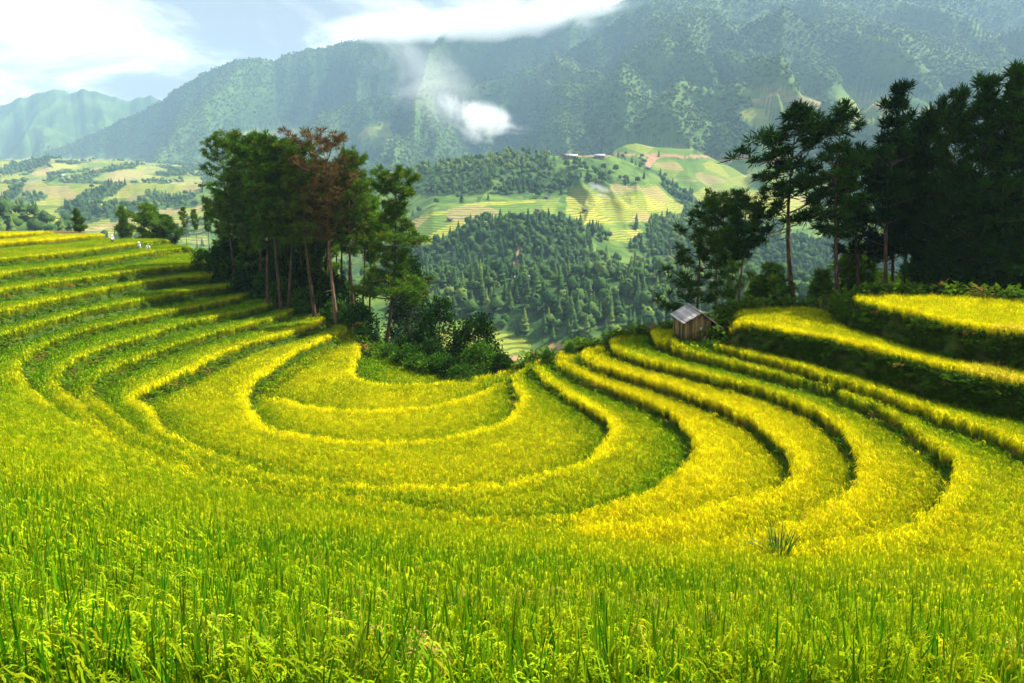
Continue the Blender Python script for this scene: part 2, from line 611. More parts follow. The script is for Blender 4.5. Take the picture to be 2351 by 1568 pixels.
def bump(t, h, strength, dist):
    b = N(t, 'ShaderNodeBump', i_Strength=strength, i_Distance=dist)
    t.links.new(h, b.inputs['Height'])
    return b.outputs[0]


mat_ground, t, o = new_mat('terrace_earth')
at = N(t, 'ShaderNodeAttribute', attribute_name='col')
sp = N(t, 'ShaderNodeSeparateColor'); t.links.new(at.outputs['Color'], sp.inputs[0])
na, nb = noise(t, 1.7), noise(t, 9.0, 5.0, 0.65)
soil = mixc(t, nb, (0.045, 0.020, 0.008), (0.13, 0.062, 0.025))
grassy = mixc(t, na, (0.028, 0.060, 0.008), (0.065, 0.115, 0.014))
paddy = mixc(t, nb, (0.075, 0.052, 0.014), (0.15, 0.105, 0.02))
c = mixc(t, sp.outputs[0], paddy, grassy)
sf = mth(t, 'MULTIPLY', sp.outputs[1], ramp(t, na, (0.36, 0.60)))
c = mixc(t, sf, c, soil)
principled(t, o, c, 0.95, bump(t, nb, 0.8, 0.06))

vi = np.arange(X.size).reshape(X.shape)
F = np.stack([vi[:-1, :-1], vi[1:, :-1], vi[1:, 1:], vi[:-1, 1:]], -1).reshape(-1, 4)
me = mesh_np('terraced_hillside', np.stack([X, Y, H], -1).reshape(-1, 3), F, [mat_ground], True,
             {'col': ('FLOAT_COLOR', np.stack([BANK, SOIL, BANK * 0, BANK * 0 + 1], -1).reshape(-1, 4))})
hill = link('terraced_hillside', me)
tag(hill, 'stepped earth of the rice terraces under the crop and its weedy banks', 'hillside', kind='structure')
# ------------------------------------------------------------------ growing stuff: one object each, plants repeated by geometry nodes


def scatter(name, P, rot, scl, pick, tint, protos, mat, label, cat):
    """the object's own mesh holds the standing points and a few plants; its nodes stand a plant on every point"""
    n = len(P)
    Vs, Fs, Cs, pid = [np.asarray(P, float)], [], [np.zeros((n, 4))], [np.full(n, -1)]
    off = n
    for i, (V, Fc, C) in enumerate(protos):
        Vs.append(V); Fs.append(Fc + off); Cs.append(C); pid.append(np.full(len(V), i)); off += len(V)
    tot = off
    def pad(a, w):
        r = np.zeros((tot, w)); r[:n] = np.asarray(a).reshape(n, w); return r
    me = mesh_np(name, np.concatenate(Vs), np.concatenate(Fs), [mat], False, {
        'pid': ('INT', np.concatenate(pid)), 'pick': ('INT', pad(pick, 1).ravel()),
        'rot': ('FLOAT_VECTOR', pad(rot, 3)), 'scl': ('FLOAT_VECTOR', pad(scl, 3)),
        'tint': ('FLOAT_COLOR', pad(tint, 4)), 'col': ('FLOAT_COLOR', np.concatenate(Cs))})
    o = link(name, me)
    g = bpy.data.node_groups.new(name + '_planting', 'GeometryNodeTree')
    g.interface.new_socket('Geometry', in_out='INPUT', socket_type='NodeSocketGeometry')
    g.interface.new_socket('Geometry', in_out='OUTPUT', socket_type='NodeSocketGeometry')
    gi, go = g.nodes.new('NodeGroupInput'), g.nodes.new('NodeGroupOutput')

    def attr(nm, typ):
        a = g.nodes.new('GeometryNodeInputNamedAttribute'); a.data_type = typ
        a.inputs['Name'].default_value = nm
        return a.outputs[0]

    def eq(sock, val):
        c = g.nodes.new('FunctionNodeCompare'); c.data_type = 'INT'; c.operation = 'EQUAL'
        ins = [s for s in c.inputs if s.type == 'INT']
        g.links.new(sock, ins[0]); ins[1].default_value = val
        return c.outputs[0]

    def separate(val):
        s = g.nodes.new('GeometryNodeSeparateGeometry'); s.domain = 'POINT'
        g.links.new(gi.outputs[0], s.inputs[0]); g.links.new(eq(attr('pid', 'INT'), val), s.inputs[1])
        return s.outputs[0]
    pts = separate(-1)
    join = g.nodes.new('GeometryNodeJoinGeometry')
    for i in range(len(protos)):
        iop = g.nodes.new('GeometryNodeInstanceOnPoints')
        g.links.new(pts, iop.inputs['Points'])
        g.links.new(eq(attr('pick', 'INT'), i), iop.inputs['Selection'])
        g.links.new(separate(i), iop.inputs['Instance'])
        e2r = g.nodes.new('FunctionNodeEulerToRotation')
        g.links.new(attr('rot', 'FLOAT_VECTOR'), e2r.inputs[0])
        g.links.new(e2r.outputs[0], iop.inputs['Rotation'])
        g.links.new(attr('scl', 'FLOAT_VECTOR'), iop.inputs['Scale'])
        g.links.new(iop.outputs[0], join.inputs[0])
    g.links.new(join.outputs[0], go.inputs[0])
    md = o.modifiers.new('planting', 'NODES'); md.node_group = g
    return tag(o, label, cat, kind='stuff')


def blade(b, base, az, lean, L, w, droop, segs, col=(0, 0), face=None, part=0.0, tipw=0.15):
    ts = np.linspace(0, 1, segs + 1)
    outd = np.array([cos(az), sin(az), 0])
    fa = az + pi / 2 + (face or 0)
    sd = np.array([cos(fa), sin(fa), 0])
    h = L * (ts - 0.42 * droop * ts ** 2.6)
    r = L * (lean * ts + 0.55 * droop * ts ** 2.2)
    C = base + outd * r[:, None] + np.array([0, 0, 1.0]) * h[:, None]
    ww = w * (0.75 + 0.5 * ts) * np.where(ts > 0.45, 1 - ((ts - 0.45) / 0.55) ** 1.5 * (1 - tipw), 1)
    V = np.concatenate([C - sd * ww[:, None] / 2, C + sd * ww[:, None] / 2])
    n = segs + 1
    i = np.arange(segs)
    Fq = np.stack([i, i + n, i + n + 1, i + 1], -1)
    rr = random.random()
    cc = np.stack([np.clip(np.concatenate([ts, ts]) * min(1, L), 0, 1), np.full(2 * n, part), np.full(2 * n, rr), np.ones(2 * n)], -1)
    b.add(V, Fq, cc)


def panicle(b, base, az, L, grains, gw, lean=0.12):
    ts = np.linspace(0, 1, 12)
    outd = np.array([cos(az), sin(az), 0])
    sd = np.array([-sin(az), cos(az), 0])
    hang = np.clip((ts - 0.66) / 0.34, 0, 1)
    r = L * (lean * ts + 0.22 * hang ** 1.2)
    h = L * (np.minimum(ts, 0.83) - 0.20 * np.clip((ts - 0.80) / 0.2, 0, 1) ** 1.4)
    P = base + outd * r[:, None] + np.array([0, 0, 1.0]) * h[:, None]
    rr = random.random()
    if grains == 0:                     # simple drooping ear
        k = [0, 6, 8, 9, 10, 11]
        C = P[k]
        ww = np.array([.5, .5, 1.0, 1.7, 1.9, 0.6]) * gw
        n = len(k)
        V = np.concatenate([C - sd * ww[:, None] / 2, C + sd * ww[:, None] / 2])
        i = np.arange(n - 1)
        pt = np.clip((ts[k] - 0.5) * 4, 0, 1)
        cc = np.stack([np.concatenate([ts[k], ts[k]]), np.concatenate([pt, pt]), np.full(2 * n, rr), np.ones(2 * n)], -1)
        b.add(V, np.stack([i, i + n, i + n + 1, i + 1], -1), cc)
        return
    k = np.arange(12)
    ww = np.full(12, 0.006)
    V = np.concatenate([P - sd * ww[:, None] / 2, P + sd * ww[:, None] / 2])
    i = np.arange(11)
    b.add(V, np.stack([i, i + 12, i + 13, i + 1], -1), np.stack([np.tile(ts, 2), np.full(24, .6), np.full(24, rr), np.ones(24)], -1))
    for q in range(grains):          # each ear is a spray of drooping, grain-beaded strands
        t0 = 0.60 + 0.36 * (q + random.random() * .6) / grains
        p = np.array([np.interp(t0, ts, P[:, a]) for a in range(3)])
        a2 = az + random.gauss(0, .75)
        od_ = np.array([cos(a2), sin(a2), 0]); Lg = random.uniform(.09, .17)
        m = 8; u = np.linspace(0, 1, m)
        C = p + od_ * (Lg * .62 * u ** .8)[:, None] + np.array([0, 0, 1.0]) * (Lg * (.28 * u - .95 * u ** 1.9))[:, None]
        fa = a2 + pi / 2 + random.uniform(-.7, .7); s2 = np.array([cos(fa), sin(fa), .25])
        w2 = gw * np.where(np.arange(m) % 2 == 1, 1.0, .32) * np.array([.3] + [1] * (m - 2) + [.2])
        V = np.concatenate([C - s2 * w2[:, None], C + s2 * np.roll(w2, 1)[:, None]])
        i = np.arange(m - 1)
        b.add(V, np.stack([i, i + m, i + m + 1, i + 1], -1), np.stack([np.full(2 * m, .95), np.ones(2 * m), np.full(2 * m, random.random()), np.ones(2 * m)], -1))


def proto(b):
    return np.concatenate(b.V), np.concatenate(b.F), np.concatenate(b.C)


def rice_tuft(seed, nb, npan, w, segs, grains, gw, spread, hmax=0.95):
    random.seed(seed)
    b = Buf()
    for i in range(nb):
        az = random.uniform(0, 2 * pi); r = spread * math.sqrt(random.random())
        base = np.array([cos(az) * r, sin(az) * r, 0])
        blade(b, base, az + random.gauss(0, .7), random.uniform(0.02, 0.20), hmax * random.uniform(0.72, 1.12), w * random.uniform(.7, 1.25),
              random.choice([0, 0.05, 0.12, 0.3, 0.5]) * random.random(), segs, face=random.uniform(-1.2, 1.2))
    for i in range(npan):
        az = random.uniform(0, 2 * pi); r = spread * math.sqrt(random.random())
        base = np.array([cos(az) * r, sin(az) * r, 0])
        panicle(b, base, az + random.gauss(0, .6), hmax * random.uniform(0.92, 1.10), grains, gw, random.uniform(.04, .2))
    return proto(b)


mat_rice, t, o = new_mat('rice_crop')
at = N(t, 'ShaderNodeAttribute', attribute_name='col')
sp = N(t, 'ShaderNodeSeparateColor'); t.links.new(at.outputs['Color'], sp.inputs[0])
ti = N(t, 'ShaderNodeAttribute', attribute_name='tint', attribute_type='INSTANCER')
st = N(t, 'ShaderNodeSeparateColor'); t.links.new(ti.outputs['Color'], st.inputs[0])
hgt, part, rnd = sp.outputs[0], sp.outputs[1], sp.outputs[2]
yel, bri, dead = st.outputs[0], st.outputs[1], st.outputs[2]
yv = mth(t, 'ADD', yel, mth(t, 'MULTIPLY', mth(t, 'SUBTRACT', rnd, 0.5), 0.45), clamp=True)
leaf = mixc(t, yv, (0.042, 0.200, 0.004), (0.62, 0.61, 0.003))
ear = mixc(t, yv, (0.25, 0.37, 0.008), (0.80, 0.65, 0.006))
c = mixc(t, part, leaf, ear)
lowf = ramp(t, hgt, (0.42, 0.05))
lowf = mth(t, 'MULTIPLY', lowf, mth(t, 'ADD', 0.05, mth(t, 'MULTIPLY', yel, 0.8), clamp=True))
c = mixc(t, lowf, c, (0.36, 0.20, 0.022))
rust = mth(t, 'MULTIPLY', mth(t, 'GREATER_THAN', rnd, 0.94), mth(t, 'ADD', 0.03, mth(t, 'MULTIPLY', yel, 0.40)))
c = mixc(t, rust, c, (0.52, 0.19, 0.012))
dead = mth(t, 'MULTIPLY', dead, mth(t, 'ADD', .30, mth(t, 'MULTIPLY', part, .70)))
c = mixc(t, dead, c, (0.52, 0.35, 0.08))
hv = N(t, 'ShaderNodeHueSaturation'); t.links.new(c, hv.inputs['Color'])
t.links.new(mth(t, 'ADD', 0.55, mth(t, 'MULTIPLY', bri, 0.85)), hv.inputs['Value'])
df = N(t, 'ShaderNodeBsdfDiffuse'); t.links.new(hv.outputs[0], df.inputs[0])
tr = N(t, 'ShaderNodeBsdfTranslucent'); t.links.new(hv.outputs[0], tr.inputs[0])
mx = N(t, 'ShaderNodeMixShader', i_0=0.34)
t.links.new(df.outputs[0], mx.inputs[1]); t.links.new(tr.outputs[0], mx.inputs[2])
gl = N(t, 'ShaderNodeBsdfGlossy', i_Roughness=0.45)
mg = N(t, 'ShaderNodeMixShader', i_0=0.03)
t.links.new(mx.outputs[0], mg.inputs[1]); t.links.new(gl.outputs[0], mg.inputs[2])
t.links.new(mx.outputs[0], o.inputs[0])

# ripeness of the crop, terrace by terrace, with shade below each lip painted in
TINT = np.full(X.shape, 0.55, np.float32)
rightside = X > 2
nearq = sstep(36, 22, Y)
ripe_right = {0: .30, 1: .64, 2: .70, 3: .64, 4: .52, 5: .97, 6: .95, 7: .45, 17: .42, 27: .52, 37: .72, 47: .86}
ripe_left = {0: .30, 1: .64, 2: .68, 3: .58, 4: .40, 5: .24, 6: .20, 7: .24, 8: .22, 9: .28, 10: .26, 11: .28, 12: .38, 13: .85, 14: .9}
for k, v in ripe_left.items():
    TINT = np.where((LEVEL == k) & ~rightside, v, TINT)
for k, v in ripe_right.items():
    TINT = np.where((LEVEL == k) & rightside, v, TINT)
TINT = np.where((LEVEL == 7) & rightside, 0.45 + 0.45 * nearq, TINT)
TINT = np.where((LEVEL == 17) & rightside, 0.42 + 0.12 * nearq, TINT)
TINT = np.where((LEVEL >= 5) & (LEVEL <= 6) & ~rightside & (Y < 40), 0.42, TINT)
TINT = np.where(ORANGE, 1.0, TINT)
fgt = 0.03 + 0.28 * sstep(5, 19, Y) + 0.17 * sstep(-3, 9, X)
TINT = np.where(FGM, fgt, TINT)
TINT = TINT + (fbm(X / 4, Y / 4, 4, 2) - 0.5) * 0.42 + (0.40 - 0.14 * (X < 2) * (Y > 40) + 0.26 * (LEVEL <= 4)) * np.exp(-(EDGE / 0.45) ** 2) - (0.36 + 0.14 * (LEVEL <= 4)) * np.exp(-(np.maximum(FOOT - .4, 0) / 1.4) ** 2) * (~FGM)  # last term paints shade below each bank into the crop colour
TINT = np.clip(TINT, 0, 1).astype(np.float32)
DEAD = sstep(0.60, 0.70, fbm(X / 1.6 + 9, Y / 1.6, 3, 3)) * FGM * sstep(14, 6, Y) * sstep(-6, 3, X - .3)


def visible(P, m=260):
    u, v, d = project(P)
    return (u > -m) & (u < 2351 + m) & (v < 1568 + 330) & (P[:, 1] > 0.2)


def rice_points(step, d0, d1, y1, mask=None, xr=(-125, 80)):
    xs = np.arange(xr[0], xr[1], step); ys = np.arange(0.3, y1, step)
    A, B = np.meshgrid(xs, ys, indexing='ij')
    A = A.ravel() + rng.uniform(-.42, .42, A.size) * step
    B = B.ravel() + rng.uniform(-.42, .42, B.size) * step
    d = np.hypot(A, B)
    k = (d >= d0) & (d < d1) & (np.abs(A) < 0.86 * B + 1.6) & (B < GY1 - 2) & (A > GX0 + 1) & (A < GX1 - 1)
    A, B = A[k], B[k]
    k = near_at(RICEOK, A, B)
    if mask is not None:
        k &= mask(A, B)
    A, B = A[k], B[k]
    P = np.stack([A, B, samp(H, A, B) - 0.02], -1)
    return P[visible(P)]


def rice_field(name, bands, protos, label, mask=None):
    Ps, pk = [], []
    for (step, d0, d1, y1, ids) in bands:
        P = rice_points(step, d0, d1, y1, mask)
        Ps.append(P); pk.append(rng.choice(ids, len(P)))
    P = np.concatenate(Ps); pk = np.concatenate(pk)
    n = len(P)
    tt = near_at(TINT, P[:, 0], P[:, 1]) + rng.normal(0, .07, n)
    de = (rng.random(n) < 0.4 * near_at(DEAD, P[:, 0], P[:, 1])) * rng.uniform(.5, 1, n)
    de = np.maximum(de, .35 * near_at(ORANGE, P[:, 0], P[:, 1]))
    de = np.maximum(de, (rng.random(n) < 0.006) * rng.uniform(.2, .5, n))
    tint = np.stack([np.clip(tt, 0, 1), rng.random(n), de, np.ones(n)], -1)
    lean = 0.055 + 0.04 * fbm(P[:, 0] / 3, P[:, 1] / 3, 2, 1)
    rot = np.stack([rng.normal(0, lean), rng.normal(0.03, lean), rng.uniform(0, 2 * pi, n)], -1)
    s = rng.uniform(0.92, 1.08, n)
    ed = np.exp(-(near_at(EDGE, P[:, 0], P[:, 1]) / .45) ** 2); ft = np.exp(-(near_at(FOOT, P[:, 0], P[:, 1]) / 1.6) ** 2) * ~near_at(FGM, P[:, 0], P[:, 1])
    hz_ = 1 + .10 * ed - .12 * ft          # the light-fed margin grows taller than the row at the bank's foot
    tint[:, 1] = np.clip(tint[:, 1] * .8 + .1 + (.12 + .18 * (near_at(LEVEL, P[:, 0], P[:, 1]) <= 4)) * ed - .24 * ft, 0, 1)  # plants at a bank's foot also darkened, as painted shade
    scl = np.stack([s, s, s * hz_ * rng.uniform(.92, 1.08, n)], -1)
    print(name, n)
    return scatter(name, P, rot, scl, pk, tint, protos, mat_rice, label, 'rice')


fg_mask = lambda a, b: near_at(FGM, a, b)
lf_mask = lambda a, b: ~near_at(FGM, a, b) & ~((near_at(LEVEL, a, b) <= 3) | (a > 2))
ct_mask = lambda a, b: ~near_at(FGM, a, b) & (near_at(LEVEL, a, b) <= 3)
rt_mask = lambda a, b: ~near_at(FGM, a, b) & (near_at(LEVEL, a, b) > 3) & (a > 2)
nearp = [rice_tuft(i, 14, 6, 0.0165, 5, 10, 0.0068, 0.05, 0.84) for i in range(5)]
midp = [rice_tuft(20 + i, 15, 5, 0.020, 3, 0, 0.017, 0.06, .80) for i in range(4)]
farp = [rice_tuft(40 + i, 14, 5, 0.019, 2, 0, 0.017, 0.085, .76) for i in range(4)]
vfarp = [rice_tuft(60 + i, 16, 5, 0.040, 2, 0, 0.032, 0.16, .76) for i in range(4)]
PR = nearp + midp + farp + vfarp
NI, MI, FI, VI = [0, 1, 2, 3, 4], [5, 6, 7, 8], [9, 10, 11, 12], [13, 14, 15, 16]
BANDS = [(0.135, 0, 7.5, 8, NI), (0.15, 7.5, 22, 23, MI), (0.155, 22, 46, 47, FI), (0.26, 46, 150, 150, VI)]
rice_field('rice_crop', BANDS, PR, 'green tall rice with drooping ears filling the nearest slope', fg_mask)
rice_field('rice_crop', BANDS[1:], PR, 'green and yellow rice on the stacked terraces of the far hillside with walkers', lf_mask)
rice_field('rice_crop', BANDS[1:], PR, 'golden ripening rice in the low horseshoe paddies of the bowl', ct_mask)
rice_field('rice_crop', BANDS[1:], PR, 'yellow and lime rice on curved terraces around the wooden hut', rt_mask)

# weeds and grass on the banks
mat_weed, t, o = new_mat('bank_weeds')
at = N(t, 'ShaderNodeAttribute', attribute_name='col')
sp = N(t, 'ShaderNodeSeparateColor'); t.links.new(at.outputs['Color'], sp.inputs[0])
ti = N(t, 'ShaderNodeAttribute', attribute_name='tint', attribute_type='INSTANCER')
st = N(t, 'ShaderNodeSeparateColor'); t.links.new(ti.outputs['Color'], st.inputs[0])
f = mth(t, 'ADD', mth(t, 'MULTIPLY', sp.outputs[2], 0.35), mth(t, 'MULTIPLY', st.outputs[0], 0.75), clamp=True)
c = mixc(t, f, (0.022, 0.075, 0.006), (0.125, 0.215, 0.010))
c = mixc(t, st.outputs[2], c, (0.24, 0.13, 0.03))
df = N(t, 'ShaderNodeBsdfDiffuse'); t.links.new(c, df.inputs[0])
tr = N(t, 'ShaderNodeBsdfTranslucent'); t.links.new(c, tr.inputs[0])
mx = N(t, 'ShaderNodeMixShader', i_0=0.3)
t.links.new(df.outputs[0], mx.inputs[1]); t.links.new(tr.outputs[0], mx.inputs[2])
t.links.new(mx.outputs[0], o.inputs[0])


def grass_tuft(seed, nb, w, L, spread):
    random.seed(seed); b = Buf()
    for i in range(nb):
        az = random.uniform(0, 2 * pi); r = spread * math.sqrt(random.random())
        blade(b, np.array([cos(az) * r, sin(az) * r, 0]), az, random.uniform(.1, .5), L * random.uniform(.6, 1.2), w, random.random() * .9, 3, face=random.uniform(-1, 1))
    return proto(b)


def leafy_tuft(seed, nl, size, h, spread):
    random.seed(seed); b = Buf()
    for i in range(nl):
        p = np.array([random.gauss(0, spread), random.gauss(0, spread), h * random.random() ** 0.8])
        az = random.uniform(0, 2 * pi); e = random.uniform(-.3, .7)
        d = np.array([cos(az) * cos(e), sin(az) * cos(e), sin(e)]); s = np.array([-sin(az), cos(az), 0])
        L = size * random.uniform(.6, 1.3); w = L * .33
        b.add([p, p + d * L * .45 + s * w, p + d * L, p + d * L * .45 - s * w], np.array([[0, 1, 2, 3]]), [p[2] / h, 0, random.random(), 1])
    return proto(b)


weedp = [grass_tuft(1, 16, .022, .34, .12), grass_tuft(2, 18, .03, .42, .14), leafy_tuft(3, 40, .15, .32, .13), leafy_tuft(4, 46, .17, .4, .16),
         grass_tuft(5, 14, .045, .34, .18), leafy_tuft(6, 40, .20, .28, .22), leafy_tuft(7, 60, .2, .9, .2)]


def weeds():
    out = []
    for step, d0, d1 in ((0.16, 12, 34), (0.23, 34, 62), (0.36, 62, 125)):
        xs = np.arange(-100, 70, step); ys = np.arange(10, 132, step)
        A, B = np.meshgrid(xs, ys, indexing='ij')
        A = A.ravel() + rng.uniform(-.5, .5, A.size) * step; B = B.ravel() + rng.uniform(-.5, .5, B.size) * step
        d = np.hypot(A, B)
        k = (d >= d0) & (d < d1) & (np.abs(A) < .84 * B + 1)
        A, B = A[k], B[k]
        bk = near_at(BANK, A, B) > .5
        sl = near_at(SOIL, A, B)
        ou = ~near_at(OIN, A, B)
        k = bk & ~(ou & (near_at(od, A, B) > 16)) & (rng.random(len(A)) < np.where(sl > 0, 0.35 + .6 * sstep(.42, .58, fbm(A / 1.5, B / 1.5, 3, 2)), 0.92))
        out.append(np.stack([A[k], B[k], d[k]], -1) if False else np.stack([A[k], B[k], np.hypot(A[k], B[k])], -1))
    A, B = np.meshgrid(np.arange(4, 60, .10), np.arange(18, 62, .10), indexing='ij')
    A = A.ravel() + rng.uniform(-.05, .05, A.size); B = B.ravel() + rng.uniform(-.05, .05, B.size)
    k = (near_at(SOIL, A, B) > 0) & (rng.random(A.size) < .25 + .7 * sstep(.42, .58, fbm(A / 1.3, B / 1.3, 3, 2)))
    out.append(np.stack([A[k], B[k], np.hypot(A[k], B[k])], -1))
    Q = np.concatenate(out)
    P = np.stack([Q[:, 0], Q[:, 1], samp(H, Q[:, 0], Q[:, 1]) - .03], -1)
    k = visible(P, 150)
    P, dd = P[k], Q[k, 2]
    n = len(P)
    lf = (P[:, 0] < 6) & (P[:, 1] > 40)
    ou = ~near_at(OIN, P[:, 0], P[:, 1])
    so = near_at(SOIL, P[:, 0], P[:, 1]) > 0
    r = rng.random(n)
    leafy = np.where(lf, r < .8, np.where(so, r < .5, np.where(ou, r < .55, r < .06)))
    fard = dd > 50
    pk = np.where(leafy, np.where(fard, 5, rng.integers(2, 4, n)), np.where(fard, 4, rng.integers(0, 2, n)))
    pk = np.where(ou & (rng.random(n) < .4), 6, pk)
    tn = np.where(lf & ~ou, .80, np.where(ou, .38, .10)) + rng.normal(0, .16, n)
    brown = (rng.random(n) < np.where(lf & ~ou, .06, .03)) * .8
    tint = np.stack([np.clip(tn, 0, 1), rng.random(n), brown, np.ones(n)], -1)
    rot = np.stack([rng.normal(0, .2, n), rng.normal(0, .2, n), rng.uniform(0, 6.28, n)], -1)
    s = rng.uniform(.7, 1.25, n) * np.where(ou, 1.5, 1.0)
    print('weeds', n)
    scatter('bank_weeds', P, rot, np.stack([s, s, s], -1), pk, tint, weedp, mat_weed, 'dark green grass and weeds on the terrace banks and field edges', 'weeds')


weeds()
# ------------------------------------------------------------------ trees, hut, people
def leaf_mat(name, dark, light, trans=0.25, warm=None):
    m, t, o = new_mat(name)
    at = N(t, 'ShaderNodeAttribute', attribute_name='col')
    sp = N(t, 'ShaderNodeSeparateColor'); t.links.new(at.outputs['Color'], sp.inputs[0])
    oi = N(t, 'ShaderNodeObjectInfo')
    f = mth(t, 'ADD', mth(t, 'MULTIPLY', sp.outputs[0], 0.8), mth(t, 'MULTIPLY', mth(t, 'SUBTRACT', oi.outputs['Random'], 0.5), 0.45), clamp=True)
    c = mixc(t, f, dark, light)
    if warm:
        c = mixc(t, mth(t, 'MULTIPLY', mth(t, 'GREATER_THAN', sp.outputs[1], 0.86), 0.6), c, warm)
    df = N(t, 'ShaderNodeBsdfDiffuse'); t.links.new(c, df.inputs[0])
    tr = N(t, 'ShaderNodeBsdfTranslucent'); t.links.new(c, tr.inputs[0])
    mx = N(t, 'ShaderNodeMixShader', i_0=trans)
    t.links.new(df.outputs[0], mx.inputs[1]); t.links.new(tr.outputs[0], mx.inputs[2])
    t.links.new(mx.outputs[0], o.inputs[0])
    return m


def bark_mat(name, a, b):
    m, t, o = new_mat(name)
    g = N(t, 'ShaderNodeTexCoord')
    mp = N(t, 'ShaderNodeMapping'); mp.inputs['Scale'].default_value = (9, 9, 1.6)
    t.links.new(g.outputs['Object'], mp.inputs[0])
    n1 = noise(t, 1.0, 6, .65, mp.outputs[0])
    principled(t, o, mixc(t, ramp(t, n1, (.35, .65)), a, b), 0.9, bump(t, n1, 0.7, 0.05))
    return m


mat_needle = leaf_mat('pine_needles', (0.020, 0.070, 0.006), (0.165, 0.300, 0.016), 0.30, (0.16, 0.17, 0.02))
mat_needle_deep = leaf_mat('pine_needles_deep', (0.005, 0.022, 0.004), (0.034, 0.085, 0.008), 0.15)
mat_needle_mid = leaf_mat('pine_needles_mid', (0.012, 0.045, 0.006), (0.080, 0.165, 0.012), 0.25)
mat_dead = leaf_mat('withered_needles', (0.09, 0.055, 0.018), (0.30, 0.175, 0.06), 0.2, (0.09, 0.12, 0.01))
mat_mixed = leaf_mat('browning_needles', (0.035, 0.080, 0.007), (0.18, 0.22, 0.016), 0.2, (0.05, 0.12, 0.01))
mat_leaf = leaf_mat('broad_leaves', (0.010, 0.034, 0.005), (0.036, 0.085, 0.010), 0.2)
mat_leaf_bright = leaf_mat('fresh_leaves', (0.022, 0.075, 0.008), (0.085, 0.185, 0.015), 0.3)
mat_bark = bark_mat('pine_bark', (0.032, 0.017, 0.010), (0.145, 0.085, 0.050))
mat_bark_pale = bark_mat('dead_bark', (0.10, 0.052, 0.028), (0.27, 0.165, 0.10))


def needle_clumps(b, C, R, n, Ln, w, up=0.45, rr=None):
    """bursts of needles round each centre"""
    rs = rr
    k = len(C)
    D = rs.normal(size=(k, n, 3)); D[..., 2] += up
    D /= np.linalg.norm(D, axis=2)[..., None]
    base = C[:, None, :] + D * (R[:, None, None] * rs.uniform(0.05, .55, (k, n, 1)))
    tip = base + D * (R[:, None, None] * rs.uniform(.55, 1.0, (k, n, 1)) * Ln)
    S = np.cross(D, rs.normal(size=(k, n, 3))); S /= np.linalg.norm(S, axis=2)[..., None] + 1e-9
    ww = w * rs.uniform(.7, 1.3, (k, n, 1))
    V = np.stack([base - S * ww * .6, base + S * ww * .6, tip + S * ww * .25, tip - S * ww * .25], 2).reshape(-1, 3)
    F = np.arange(len(V)).reshape(-1, 4)
    tone = np.repeat(np.clip(rs.random(k) * .6 + rs.random((k, n)).T * .4, 0, 1).T.reshape(k * n), 4)
    kind = np.repeat(np.repeat(rs.random(k), n), 4)
    b.add(V, F, np.stack([tone, kind, kind * 0, kind * 0 + 1], -1))


